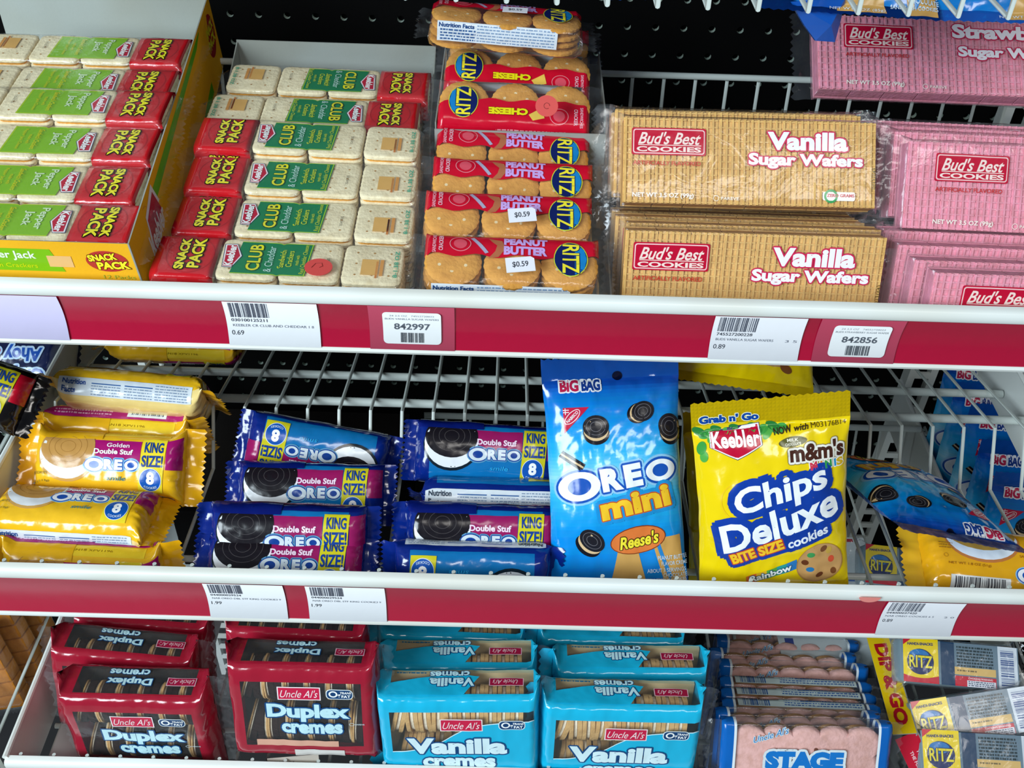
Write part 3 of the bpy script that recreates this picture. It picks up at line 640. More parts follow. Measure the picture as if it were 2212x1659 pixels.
# ---------------------------------------------------------------- creme cookie boxes with window
def make_cremes(kind):
    dup_ = kind == 'duplex'; L, H, T = (114, 90, 38) if dup_ else (125, 100, 38); root = empty('creme_cookie_pack'); rnd = random.Random(21 if dup_ else 22)
    frame = '#a01f34' if dup_ else '#1fb4dd'
    tray = MB(); tray.box(-L/2+5, L/2-5, T/2-5, T/2-2, -H/2+4, H/2-4, M('#3a3634' if dup_ else '#c9b48a', 'film')); tray.build('tray', root)
    n = 11 if dup_ else 10; x = -L/2+13; st = (L-26)/n
    P = outline_sq(2, 2, 30, .012, 2, 40)
    for i in range(n):   # rows of sandwich cookies standing on edge
        for zc in (H/4-1, -H/4+1):
            mb = MB(); R = H/4-4+(rnd.uniform(-.6, .6)); ang = rnd.uniform(-.05, .05)+(.25 if i == 0 else 0); cx = x+(i+.5)*st; ms = ((CHOC, CREME, TAN) if i % 2 else (TAN, CREME, CHOC)) if dup_ else (TAN, CREME, TAN)
            q0, q1 = ((.12, .3) if ms[0] == CHOC else (-.3, -.12)) if dup_ else (-.14, .14)
            for mtl, a0, a1, k in ((ms[0], -.5, q0, 1), (ms[1], q0, q1, .9), (ms[2], q1, .5, 1)):
                V = []; Fc = []; m_ = len(P); w_ = st*1.02
                for lv, kk in ((a0*w_, .9), (a0*w_+.3, 1), (a1*w_-.3, 1), (a1*w_, .9)):
                    for px, pz in P: V.append((cx+lv+py_(pz*R*k*kk, ang), -1+px*R*k*kk*(T/2-4)/R*.95, zc+pz*R*k*kk))
                Fc = [tuple(range(m_))[::-1], tuple(range(3*m_, 4*m_))]+[(q*m_+j, q*m_+(j+1) % m_, (q+1)*m_+(j+1) % m_, (q+1)*m_+j) for q in range(3) for j in range(m_)]
                mb.add(V, Fc, mtl)
            mb.build('sandwich_cookie', root, True)
    surf, per = tube_surf(L, H, T, p=7, taper=7, seed=1 if dup_ else 4, amp=.8, wr=2.0)
    wu0, wu1 = -L/2+(13 if dup_ else 12), L/2-(12 if dup_ else 5); wv0, wv1 = (-H/2+14, H/2-13) if dup_ else (-H/2+8, H/2-11)
    tv0, tv1 = H/2+4, H/2+T-10
    def base(u, v):
        if wu0 < u < wu1 and (wv0 < v < wv1): return FILM
        if wu0 < u < wu1 and tv0 < v < tv1: return FILM
        return frame
    a = Art(); fx = -2 if dup_ else 2
    by = H/2-23 if dup_ else H/2-24
    a.rect(fx-15, by-6.2, fx+17, by+6.2, '#f5e6ea', 2); a.rect(fx-14.2, by-5.4, fx+16.2, by+5.4, '#c92148', 3); a.text("Uncle Al's", fx+1, by, 28, 7.2, '#f8dfe2', 5, .0, .42)
    gx = fx+(31 if dup_ else 39); a.rrect(gx, by, 20, 9.6, 3.6, '#e9f4f6', 2); a.rrect(gx, by, 18.8, 8.4, 3.2, '#12406f', 3)
    a.ring(gx-4.6, by+.4, 3.3, 3.1, 1.2, '#f4fafc', 5); a.text('g', gx-.2, by-1.2, 2.2, 3.6, '#f4fafc', 5, .02); a.text('TRANS', gx+4.8, by+1.9, 8.2, 2.2, '#f4fafc', 5, .03, .2); a.text('FAT', gx+4.9, by-1.6, 6.6, 2.8, '#f4fafc', 5, .03)
    if dup_:
        a.text('Duplex', 5, by-18.5, 62, 17, '#bfe6ee', 6, .05, out=[(1.2, '#14487c')]); a.text('cremes', 7, by-34, 46, 10, '#bfe6ee', 6, .05, out=[(1.1, '#14487c')])
        a.ring(L/2-20, by-29, 2, 1.4, .3, '#cfdfe6', 4); a.text('PAREVE', L/2-14, by-29, 7, 1.3, '#cfdfe6', 4, .01)
        a.rect(wu0+8, -H/2+14, wu0+70, -H/2+20, '#d9a58e', 1); a.rect(-8, -H/2+2, 30, -H/2+10, '#d8d4cf', 2)
    else:   # blue waves crossing the window
        w1 = [(wu0-1, H/2-55)]+[(wu0+(wu1-wu0)*i/16, H/2-54+9*(i/16)+26*(1/(1+math.exp(-(i-6.5)*.8)))-.1*i) for i in range(17)]+[(wu1+1, H/2-14), (wu1+1, -H/2+24)]
        lo = [(wu1-(wu1-wu0)*i/12, -H/2+24-9*math.sin(i/12*1.5)) for i in range(13)]
        a.poly([(wu0-1, -H/2+14)]+w1+lo, frame, 1)
        pts = w1[1:18]; a.it.append((2, [q for x_, y_ in pts for q in ((x_, y_), (x_, y_+.9))], [(2*i, 2*i+2, 2*i+3, 2*i+1) for i in range(16)], '#d9f4fb', 'ink'))
        a.text('Vanilla', -1, by-22.5, 76, 17.5, '#d6f0f6', 6, .05, out=[(1.3, '#14487c')]); a.text('cremes', 0, by-41, 56, 11, '#d6f0f6', 6, .05, out=[(1.1, '#14487c')])
    # top face repeats the name, reading from behind
    tc = H/2+T/2-3
    a.text('Duplex' if dup_ else 'Vanilla', -4, tc-1, 34, 8, '#bfe6ee', 6, .04, 0, 180, out=[(.7, '#14487c')]); a.text('cremes', -6, tc+7.5, 30, 4.6, '#bfe6ee', 6, .03, 0, 180, out=[(.5, '#14487c')])
    a.rect(24, tc-4.5, 50 if not dup_ else 46, tc+3, '#e3b6c4', 3); a.rect(24.6, tc-4, 49.4 if not dup_ else 45.4, tc+2.5, '#a01d40', 4); a.text("Uncle Al's", 36 if not dup_ else 35, tc-.8, 19, 4, '#e9c3cb', 5, 0, .4, 180)
    if not dup_:
        a.poly([(wu0-1, tv0-1), (wu0-1, tv0+11)]+[(wu0+(wu1-wu0)*.62*i/10, tv0+11+7*math.sin(i/10*2.2)) for i in range(11)]+[(5, tv0-1)], frame, 1.5)
        a.lines(-L/2+16, tc+7, -24, tc+10, 1, '#2b6d92', 4, 3)
    ul = sorted(set(frange(-L/2, L/2, 4.5)+[wu0, wu1])); vl = sorted(set([round(q, 2) for q in frange(-per/2, per/2, 3.6)]+[wv0, wv1, tv0, tv1]))
    skin('wrapper', surf, a, ul, vl, base, root, kind='film', off0=.22)
    for s_ in (-1, 1): fin_mesh('end_seal', surf, L, H, T, 7, s_, 10, FILM if s_ > 0 or dup_ else frame, root, s_+7, per)
    return root
def py_(z, a): return z*a
def make_planks():
    L, H, T = 132, 92, 15; root = empty('iced_cookie_pack')
    def edge(n, k, pts=180):
        P = []
        for i in range(pts):
            t = 4*i/pts; q = int(t); f = t-q; a, b = ((-1, -1), (1, -1), (1, 1), (-1, 1))[q], ((-1, -1), (1, -1), (1, 1), (-1, 1))[(q+1) % 4]
            x, z = a[0]+(b[0]-a[0])*f, a[1]+(b[1]-a[1])*f; m = (5 if q % 2 == 0 else 4); s_ = abs(math.sin(f*math.pi*m))**.6
            ox, oz = (0, a[1]) if q % 2 == 0 else (a[0], 0)
            P.append((x*54+ox*4.5*s_, z*37+oz*4.5*s_))
        return P
    P = edge(5, 1); mb = MB(); slab(mb, P, [(-5.5, .93), (-4.6, .975), (-3, 1), (0, 1), (1.5, .96)], M('#e6b3ac', 'bake')); slab(mb, [(x*.99, z*.99) for x, z in P], [(-2, 1.0), (5.5, .97)], M('#b98650', 'bake'))
    rnd = random.Random(3)
    for i in range(9):
        cx, cz = rnd.uniform(-46, 46), rnd.uniform(-30, 30); mb.add([(cx+rnd.uniform(.8, 1.2)*1.6*math.cos(a), -5.75, cz+1.6*math.sin(a)) for a in [j*math.pi/5 for j in range(10)]], [tuple(range(10))], M('#6e3a24', 'bake'))
    mb.build('plank_cookie', root, True)
    surf, per = tube_surf(L, H, T, p=5, taper=5, seed=13, amp=.5, wr=1.6); a = Art()
    for s_ in (-1, 1): 
        x0, x1 = sorted((s_*(L/2-1), s_*(L/2-10))); a.rect(x0, -per/2+1, x1, per/2-1, '#1662b4', 1)
        x0, x1 = sorted((s_*(L/2-10), s_*(L/2-12))); a.rect(x0, -per/2+1, x1, per/2-1, '#dfe9ee', 1)
    def slabtext(t, cx, cy, w, h):
        a.text(t, cx, cy, w, h, '#1f74c4', 6, .075, out=[(2.0, '#d6e2e6')])
        n = len(t)
        for i in range(n):
            if t[i] in 'TAEPLNK':
                x = cx-w/2+w*(i+.5)/n; ww = w/n*.42
                a.rect(x-ww, cy-h/2, x+ww if t[i] not in 'AN' else x-ww*.1, cy-h/2+h*.13, '#1f74c4', 6.2)
                if t[i] in 'ANK': a.rect(x+ww*.15, cy-h/2, x+ww*1.05, cy-h/2+h*.13, '#1f74c4', 6.2)
    slabtext('STAGE', -1, H/2-30, 60, 16); slabtext('PLANKS', -1, H/2-51, 80, 16)
    a.text("Uncle Al's", -L/2+38, H/2-9, 28, 5, '#2c7cc0', 5, .0, .45, 18, out=[(.5, '#d6e2e6')])
    # ingredient and bar-code strip on the lower edge
    yb = -H/2-T/2; a.rect(-L/2+14, yb-5, L/2-14, yb+5.5, '#b8c6c4', 2); a.lines(-L/2+16, yb-4, 14, yb+4.5, 4, '#3f5f94', 3, 3, .5); a.bars(26, yb-3, 48, yb+5, '#3f5f94', 4, 18, 9); a.rect(0, yb-4, 18, yb-.5, '#cfe0e0', 4)
    ul = frange(-L/2, L/2, 5); vl = frange(-per/2, per/2, 3)
    skin('printed_film', surf, a, ul, vl, FILM, root, kind='film')
    for s_ in (-1, 1): fin_mesh('end_seal', surf, L, H, T, 5, s_, 9, FILM, root, s_+9, per)
    return root
# ---------------------------------------------------------------- pillow bags
def lerpc(stops, t):
    for (t0, c0), (t1, c1) in zip(stops, stops[1:]):
        if t <= t1:
            k = max(0, (t-t0)/(t1-t0)); A = [int(c0[i:i+2], 16) for i in (1, 3, 5)]; B = [int(c1[i:i+2], 16) for i in (1, 3, 5)]
            return '#%02x%02x%02x' % tuple(round((x+(y-x)*k)/6)*6 if x+(y-x)*k < 250 else 255 for x, y in zip(A, B))
    return stops[-1][1]
def make_bag(name, W, H, T, base, art, seed, back, top=16, bot=8, teeth=1.1, n=None):
    root = empty(name); sf = bag_surf(W, H, T, seed, top, bot); sb = bag_surf(W, H, T*.8, seed, top, bot, side=-1)
    ul = frange(-W/2, W/2, 2.6); vl = frange(0, H, 2.6)
    def zig(s_):
        def g(u, v):
            p, nn = s_(u, v); k = round(u/2.6*1.0)
            if v <= 0 or v >= H: p = p+Vector((0, 0, (teeth if (k % 2) else -teeth)*.5))
            return p, nn
        return g
    skin('front_panel', zig(sf), art, ul, vl, base, root)
    o = skin('back_panel', zig(sb), None, ul, vl, back, root); o.data.flip_normals()
    return root
def mini_cookie(a, cx, cy, r, ry=None, rot=0, side=1):
    ry = ry or r; t = math.radians(rot); dx, dy = -math.sin(t)*1.0*side*r*.38, math.cos(t)*side*r*.38
    a.ell(cx-dx, cy-dy, r, ry, '#1b1a20', 2, rot); a.ell(cx-dx*.35, cy-dy*.35, r*.95, ry*.95, '#d8b98c', 2.5, rot); a.ell(cx+dx*.3, cy+dy*.3, r, ry, '#232228', 3, rot)
    for k in (.75, .45): a.ring(cx+dx*.3, cy+dy*.3, r*k, ry*k, .4, '#67656a', 3.5, rot)
def art_mini():
    a = Art()
    for t, x, c in (('BIG', -30, '#c3284f'), ('BAG', -14.5, '#1d3f8e')): a.text(t, x, 148, 13.5, 8, c, 6, .05, out=[(1, '#f2f5fa')])
    a.ell(5, 154, 3.6, 3.4, '#06122e', 4)
    a.poly([(-36, 133), (-17, 133), (-36, 115)], '#c62446', 2); a.ring(-29.5, 126.5, 7.2, 3.2, .5, '#f4e6ea', 4, 40); a.text('NABISCO', -29.5, 126.5, 11, 2.2, '#f4e6ea', 5, .03, 0, 40); a.rect(-34.6, 128, -34, 132.6, '#f4e6ea', 4); a.rect(-36, 131, -31.6, 131.6, '#f4e6ea', 4); a.rect(-36, 129.4, -31.6, 130, '#f4e6ea', 4)
    for q in ((-13, 118, 9.5, 8, 0), (21, 128, 7, 8.4, -72), (41, 116, 8.2, 9, 10), (-20, 38, 10, 7, -40)): mini_cookie(a, q[0], q[1], q[2], q[3], q[4])
    a.poly([(-41, 99), (-38, 103), (-22, 93), (-25, 88)], '#19181e', 3); a.poly([(-39.8, 100.4), (-39, 101.4), (-23.2, 91.3), (-24, 90.2)], '#d8b98c', 3.5)
    oreo_word(a, 0, 82, 86, 18, 4, 8); a.text('mini', 13, 65, 52, 15.5, '#f7c531', 7, .045, 0, 10, out=[(.8, '#c2562c'), (3.4, '#2290d4')])
    a.poly([(-7, 2), (20, 2), (13, 34), (0, 34)], '#cfa05a', 1); a.poly([(33, 2), (48, 2), (45, 40), (24, 38)], '#cfa05a', 1); a.poly([(26, 38), (28, 40), (38, 10), (36, 6)], '#2a86d0', 2)
    a.ell(14, 38, 20.5, 10, '#7e3a1e', 2, 9); a.ell(14, 38, 19.8, 9.3, '#e07a3c', 3, 9); a.text("Reese's", 14.5, 38, 29, 9.5, '#f4e23c', 6, .03, .3, 9, out=[(.6, '#3c2416')])
    for t, x, y, w_ in (('PEANUT BUTTER', 39, 24, 22), ('FLAVOR CREME', 40, 19.5, 19), ('ABOUT 3 SERVINGS', 34, 14.5, 28), ('CHOCOLATE', 40, 10.6, 17), ('SANDWICH COOKIES', 35, 7, 26)): a.text(t, x, y, w_, 3, '#cfe6f8', 6, .01)
    a.text('NET WT 3 OZ (85g)', 4, 3.2, 30, 2.4, '#e6f2fa', 6, .0)
    return a
MINI = [(0, '#0f78d0'), (.25, '#0a8ede'), (.42, '#3ab6ee'), (.5, '#8fd6f6'), (.6, '#2fb0ec'), (.7, '#0c94e2'), (.86, '#0c6cc8'), (.89, '#0f4aa8'), (1, '#0f55b4')]
def art_chips():
    a = Art(); a.rect(-50, 131.5, -3, 134.2, '#e2c71a', 1); a.text("Grab n' Go", -28, 138, 40, 5.6, '#12459c', 6, .06, out=[(.5, '#eef2c8')])
    for i in range(14): a.ell(-48+i*4.1, 130-(i % 3)*1.6, 5.2, 2.7, ('#2e7d3c', '#3f9a45', '#55aa4a')[i % 3], 2, (-30, 20, 50)[i % 3])
    a.ell(-48, 119, 5, 3, '#3f9a45', 2, 70); a.ell(-47, 113, 4, 2.6, '#55aa4a', 2, 80)
    hexlogo(a, -25, 122, 34, 20, 0, 'Keebler'); a.text('NOW', 7, 127, 12, 4, '#3a3020', 4, .03, 0, 6); a.text('with', 19.5, 128, 9.5, 3.4, '#3a3020', 4, .02, .3, 6); a.text('M03176B14', 38, 128.5, 24, 2.8, '#5a4a18', 4, .0)
    a.ell(13, 120, 9.6, 3.1, '#5a5a24', 3, 4); a.text('MILK', 13, 121, 8, 1.9, '#e9e6d0', 5, .03); a.text('CHOCOLATE', 13, 118.6, 11, 1.7, '#e9e6d0', 5, .03)
    a.text("m&m's", 29, 113, 38, 11.5, '#4a2a20', 6, .04, out=[(1.3, '#eceadf'), (1.8, '#8a7a40')]); 
    for t, x, c in (('M', 26, '#d23a4e'), ('i', 31.6, '#e58a2c'), ('N', 36.5, '#3a9a4e'), ('i', 41.5, '#2b8fca'), ('S', 45, '#d8b02a')): a.text(t, x, 103.5, 5 if t in 'MNS' else 1.6, 5.4, c, 6, .06, 0, 6, out=[(.7, '#f6f4ea')])
    a.ring(-27, 82, 12, 13, 1, '#efc61e', 1); a.ring(-27, 82, 8, 9, .8, '#efc61e', 1)
    B = '#173f9e'; K = dict(bold=.035, shear=.12)
    a.text('Chips', 3, 87, 66, 23, '#f4f8fb', 7, .03, .12, 14, out=[(5, B)]); a.text('Deluxe', 1, 65.5, 86, 22, '#f4f8fb', 7, .03, .12, 17, out=[(5, B)])
    a.text('BITE', -24, 41, 17, 8.5, '#f6c22e', 8, .05, 0, 20, out=[(.8, '#c2402a'), (3.6, B)]); a.text('SIZE', -5, 47, 18, 8.5, '#f6c22e', 8, .05, 0, 18, out=[(.8, '#c2402a'), (3.6, B)]); a.text('cookies', 21, 53, 30, 7.5, '#e9f0fa', 8, .03, .15, 18, out=[(3.2, B)])
    for i, c in enumerate(('#d86a30', '#e0b02e', '#58a84a', '#2c9a9a', '#2c7cc4')): a.poly([(-20+i*7, 13+i*2.6), (-13+i*7, 15.6+i*2.6), (-14+i*7, 24+i*2.6), (-21+i*7, 21.4+i*2.6)], c, 2)
    a.text('Rainbow', -4, 23.5, 31, 6, '#eef6fa', 6, .03, .15, 20, out=[(.5, '#2a5a7a')])
    a.ell(31, 28, 17, 17.5, '#b5864e', 3, 0, 40); a.ell(31, 28.6, 16.2, 16.6, '#c99a62', 4, 0, 40)
    for x, y, c in ((24, 27, '#3f9a55'), (39, 21, '#d8543a'), (24, 14, '#2a78b4'), (33, 31, '#7a4a2c'), (41, 10, '#7a4a2c'), (31, 8, '#6a3a24'), (20, 21, '#6a3a24'), (37, 29, '#c9a24a')): a.ell(x, y+10, 2.9, 2.2, c, 5, x*7)
    a.ring(-38, 47, 1.4, 1.4, .3, '#7a6a1a', 3)
    return a
def art_backbag():
    a = Art(); a.text('NET WT 3 OZ (85g)', -22, 24, 30, 3, '#5a4a18', 4, .0, 0, -8); a.ell(20, 30, 20, 12, '#b08a5a', 2); a.ell(30, 18, 5, 3, '#7a4a24', 3, -20); return a
def make_small_gold():
    L, H, T = 98, 50, 26; root = empty('cookie_pack'); surf, per = tube_surf(L, H, T, p=2.6, taper=11, seed=31, amp=.6, wr=1.6); a = Art()
    cookie_pic(a, -8, 16, 27, 19, '#b98f3e', '#e6eef4', '#c47a40', 2); a.text('Golden', 32, -6, 19, 4.2, '#5a4420', 4, .02); oreo_word(a, 32, -13.5, 38, 9, 4)
    a.text('NET WT 1.8 OZ (51g)', -20, -9, 30, 2.4, '#9a5a14', 4, 0); a.text('SANDWICH COOKIES', 30, 1, 26, 2, '#9a5a14', 4, 0); a.lines(-40, 2, -30, 8, 3, '#b8801c', 3, 4); a.ring(-36, -3, 1.6, 1.6, .3, '#b8801c', 3)
    a.rect(-34, -32, 8, -17, '#dfe2e0', 2); a.bars(-31, -31, 5, -18, '#4a4a50', 3, 28, 12)
    skin('wrapper', surf, a, frange(-L/2, L/2, 3), frange(-per/2, per/2, 2.8), '#eba91c', root)
    for s_ in (-1, 1): fin_mesh('end_seal', surf, L, H, T, 2.6, s_, 14, '#e2ad24', root, s_+31, per)
    return root
def make_chocchip():
    L, H, T = 66, 56, 40; root = empty('cookie_pack'); surf, per = tube_surf(L, H, T, p=3, taper=10, seed=41, amp=.9, wr=1.6); a = Art()
    for t, x, y, w_, h_ in (('Chips', -5, 9, 36, 15), ('Ahoy', -4, -9, 33, 15)): a.text(t, x, y, w_, h_, '#1d4fa8', 6, .035, .1, 4, out=[(1.6, '#b9d4f0')])
    a.poly([(20, 16), (24.5, 16), (20, -5), (17, -5)], '#b02648', 5); a.ell(17.5, -10, 2.6, 2.6, '#b02648', 5); a.poly([(18.5, 18.5), (27, 18.5), (22, -7), (15, -7)], '#a9c8ea', 4); a.ell(17.5, -10, 4.2, 4.2, '#a9c8ea', 4)
    skin('wrapper', surf, a, frange(-L/2, L/2, 3), frange(-per/2, per/2, 3), '#1c2448', root)
    for s_ in (-1, 1): fin_mesh('end_seal', surf, L, H, T, 3, s_, 12, '#2a3358', root, s_+41, per)
    return root
def make_cracker_cheese():
    L, H, T = 98, 36, 24; root = empty('dip_snack_pack')
    mb = MB(); mb.box(-L/2, L/2, -T/2+2, T/2, -H/2, H/2, M('#7c8f98', 'film'), 4); mb.build('plastic_tray', root, True)
    mb = MB()
    for i in range(5): mb.box(-L/2+36+i*11, -L/2+46+i*11, -T/2+1.2, -T/2+2.4, -H/2+3, -H/2+14, M('#d9a45a', 'bake'), .5)
    mb.build('cracker_row', root, True)
    a = Art(); a.rect(-L/2+1, -H/2+1, L/2-1, H/2-1, '#6c8190', 0); a.rect(-L/2+2, -H/2+1, -L/2+31, H/2, '#f0cf1c', 1); a.poly([(-L/2+2, -H/2+1), (-L/2+31, -H/2+1), (-L/2+31, -H/2+7)]+[(-L/2+31-29*i/6, -H/2+7-2.4*math.sin(i/6*3.1)) for i in range(1, 7)], '#c8283a', 2); a.poly([(-L/2+2, H/2), (-L/2+10, H/2), (-L/2+2, H/2-6)], '#c8283a', 2)
    a.text('HANDI-SNACKS', -L/2+16, H/2-4.5, 21, 2.2, '#24366e', 4, .03, 0, 2); a.ell(-L/2+16, -.5, 11, 10.2, '#16285e', 3); a.ell(-L/2+15, 4.8, 8, 4.4, '#1d74b8', 3.4); a.text('RITZ', -L/2+16.3, -.5, 19, 9.6, '#e9d52a', 6, .02, 0, 0, out=[(.5, '#16285e')])
    a.rect(-L/2+33, -H/2+1, -L/2+44, H/2-1, '#24405e', 1); a.lines(-L/2+46, -2, L/2-22, H/2-3, 7, '#24363c', 2, 14, .6); a.rect(-L/2+44, -H/2+10, L/2-20, -2, '#dcb56e', 1); a.lines(-L/2+46, -6, L/2-36, -3.4, 1, '#7c6a48', 2, 3)
    a.rect(-L/2+44, -H/2+1, L/2-20, -H/2+9, '#c82a3c', 2); a.rect(-L/2+54, -H/2+1, L/2-20.5, -H/2+6, '#dfe0ea', 3); a.text('CHOKING WARNING', -L/2+65, -H/2+7.6, 20, 1.5, '#f4dadd', 4, .02); a.lines(-L/2+55, -H/2+1.4, L/2-22, -H/2+5.7, 3, '#4a5468', 4, 8, .5)
    a.rect(L/2-18, -H/2+1, L/2-2, H/2-1, '#d3dbe4', 2); a.bars(L/2-16, -H/2+4, L/2-5, H/2-3, '#4a5e8e', 3, 20, 17, vert=True)
    lidf = lambda u, v: (Vector((u, -T/2-.2+.25*math.sin(u*.3), v)), Vector((0, -1, 0)))
    skin('printed_lid', lidf, a, frange(-L/2, L/2, 3), [], '#6c8190', root, grid=False)
    clear_tube('film_wrapper', root, L+3, H+2, T+3, p=6, seed=17, fin=8)
    return root
# ---------------------------------------------------------------- cartons
CARD = M('#9aa09c', 'card')
def panel(name, P, mat_out, parent, mat_in=CARD, th=.9, art=None):
    """flat cardboard panel: quad of 4 corners (mm), outer side first colour; art in fractions drawn on the outer side"""
    P = [Vector(p) for p in P]; n = (P[1]-P[0]).cross(P[3]-P[0]).normalized(); mb = MB()
    V = [p for p in P]+[p-n*th for p in P]
    mb.add(V[:4], [(0, 1, 2, 3)], mat_out); mb.add(V[4:], [(3, 2, 1, 0)], mat_in); mb.add(V, [(i, i+4, (i+1) % 4+4, (i+1) % 4) for i in range(4)], mat_in)
    if art:
        W, Hh, a = art; a.it.sort(key=lambda t: t[0])
        for L, v, f, col, kd in a.it:
            Q = []
            for x, y in v:
                s_, t_ = x/W, y/Hh; p = P[0]*(1-s_)*(1-t_)+P[1]*s_*(1-t_)+P[2]*s_*t_+P[3]*(1-s_)*t_; Q.append(p+n*(.12+.08*L))
            mb.add(Q, f, M(col, 'ink'))
    return mb.build(name, parent)
def wpt(px, py, D=None, h=None):
    p = at(px, py, D, h); return p
# ---------------------------------------------------------------- goods on the upper rack
def other(px, D, L, side, slope=.027):   # the far end of a horizontal thing of length L
    r = ray(*px); Zc = D*(r.normalized().dot(FW))*r.length; k = L*F_PX/Zc
    return (px[0]+side*k, px[1]+side*k*slope)
club = make_cracker_pack('club'); tag(club, None, 'crackers', 'green-labelled cracker packs in the open carton')
CT = 19.5
rows = [((318, 592), (868, 618), 495, 0, 'front cracker pack with the pink dot and green label, resting at the rack edge'), ((372, 500), (885, 522), 536, 0, 'green-labelled cracker pack directly behind the one with the pink dot'),
        ((398, 408), (893, 430), 574, 0, 'green-labelled cracker pack third from the rack edge'), ((415, 318), (903, 343), 612, 0, 'green-labelled cracker pack fourth from the edge, covering a turned pack'),
        ((436, 262), (905, 283), 655, 180, 'turned green-labelled cracker pack half hidden under its neighbour'), ((482, 193), (925, 213), 700, 180, 'turned green-labelled cracker pack against the grey carton back')]
for i, (a_, b_, D, sp, lab) in enumerate(rows):
    mx = pose(a_, b_, 147, 84, D=D, lz=-18.5, ly=-CT/2, spin=sp); put(club, mx, lab)
for i in range(4):
    a_, b_, D, sp, _ = rows[i]; mx = pose(a_, b_, 147, 84, D=D, lz=-18.5, ly=-CT/2-21.5)
    put(club, mx, 'green-labelled cracker pack in the layer underneath the '+('front', 'second', 'third', 'fourth')[i]+' pack')
pj = make_cracker_pack('pepper'); tag(pj, None, 'crackers', 'lime-labelled cracker packs in the yellow carton')
prow = [((278, 526), 502, 'front lime-labelled cracker pack behind the low yellow carton wall'), ((290, 437), 541, 'lime-labelled cracker pack second from the front of the yellow carton'), ((322, 347), 580, 'lime-labelled cracker pack third from the front, overlapping the one behind'),
        ((348, 262), 618, 'lime-labelled cracker pack fourth from the front, mostly covered'), ((362, 212), 658, 'lime-labelled cracker pack second from the back of the yellow carton'), ((390, 139), 702, 'rearmost lime-labelled cracker pack against the pale carton back')]
for b_, D, lab in prow:
    mx = pose(other(b_, D, 147, -1, .03), b_, 147, 84, D=D, lz=-18.5, ly=-CT/2, spin=180); put(pj, mx, lab)
# dot sticker on the front pack
dmx = pose(rows[0][0], rows[0][1], 147, 84, D=495, lz=-18.5, ly=-CT/2)
d = MB(); d.prism([(8.2*math.cos(t*math.pi/12), 7.6*math.sin(t*math.pi/12)) for t in range(24)], -.3, .0, M('#d8504c', 'paper')); d.tube([(-4, -.4, -1), (-2, -.4, 3), (1.5, -.4, 3.4), (2.4, -.4, .6), (.6, -.4, -.6)], .22, M('#8e3030', 'paper'), 5)
o = d.build('price_dot'); o.matrix_world = dmx @ Matrix.Translation((24/1000, -(CT/2+2.3)/1000, -8/1000)); tag(o, 'round red price dot stuck on the front green-labelled cracker pack', 'sticker')
# yellow carton of the lime packs
rt = empty('snack_carton', tuple(v/1000 for v in (wpt(320, 606, D=492)))); tag(rt, 'yellow and lime open carton holding the lime-labelled cracker packs', 'carton')
o0 = Vector(rt.location)*1000
fr_b = wpt(322, 612, D=488); fr_t = wpt(278, 527, D=497); bk_t = wpt(449, -8, D=800); bk_b = wpt(478, 100, D=800)
fr_b.z = Z(393)-0; fl_b = wpt(-150, 597, D=488); fl_b.z = Z(393); fl_t = wpt(-190, 512, D=497); bk_tl = wpt(-60, -20, D=800)
def loc(*v): return [q-o0 for q in v]
a = Art()   # front wall art, 150 x 46
Wf, Hf = (fr_t-fl_t).length, (fr_t-fr_b).length
a.poly([(0, Hf-19), (Wf-42, Hf-19), (Wf-47, Hf-5), (0, Hf-5)], '#7dba1e', 1); a.text('Pepper Jack', Wf-74, Hf-9.5, 36, 6, '#e9f6dc', 3, .02); a.text('Sandwich Crackers', Wf-76, Hf-15.6, 38, 2.6, '#d8dc1e', 3, .0)
a.rect(Wf-50, Hf-16, Wf-36, Hf-9, '#e8b878', 2); a.ell(Wf-16, Hf-11.5, 12, 6.6, '#b83a34', 2); a.text('SNACK', Wf-18, Hf-9, 17, 4.2, '#f2e634', 4, .05, 0, 6, out=[(.4, '#7a2018')]); a.text('PACK', Wf-13, Hf-14, 19, 4.8, '#f2e634', 4, .05, 0, 3, out=[(.4, '#7a2018')]); a.text('12 Packs', Wf-12, Hf-21.5, 18, 2.4, '#a8b83c', 3, 0)
panel('front_wall', loc(fl_b, fr_b, fr_t, fl_t), M('#f0b428', 'card'), rt, art=(Wf, Hf, a))
a = Art(); Ls, Hs = (bk_b-fr_b).length, 60.
a.poly([(Ls*.2, 4), (Ls*.83, 6), (Ls*.83, Hs*.96), (Ls*.2, Hs*.9)], '#5fae14', 1); a.text('Pepper Jack', Ls*.5, Hs*.55, 110, 16, '#cfe6c0', 3, .0, .1); a.text('Sandwich Crackers', Ls*.45, Hs*.2, 90, 6, '#c8cc1c', 3, 0)
a.poly([(Ls*.1, 18), (Ls*.12, 52), (Ls*.2, 58), (Ls*.24, 30), (Ls*.19, 14)], '#e8e4ee', 2); a.poly([(Ls*.11, 22), (Ls*.125, 49), (Ls*.195, 54), (Ls*.23, 31), (Ls*.185, 18)], '#b81a40', 3); a.text('Keebler', Ls*.16, 36, 40, 14, '#f4eef2', 4, .03, 0, 0)
a.ell(Ls*.93, Hs*.62, 16, 17, '#a8242a', 2); a.text('SNACK', Ls*.93, Hs*.72, 26, 8, '#e9dc2a', 4, .05); a.text('PACK', Ls*.93, Hs*.55, 26, 9, '#e9dc2a', 4, .05)
panel('side_wall', loc(fr_b, Vector((bk_b.x, bk_b.y, bk_b.z-14)), bk_t, fr_t), M('#e8a820', 'card'), rt, art=(Ls, Hs, a))
bl = Vector((bk_t.x-165, 800, bk_b.z-14))
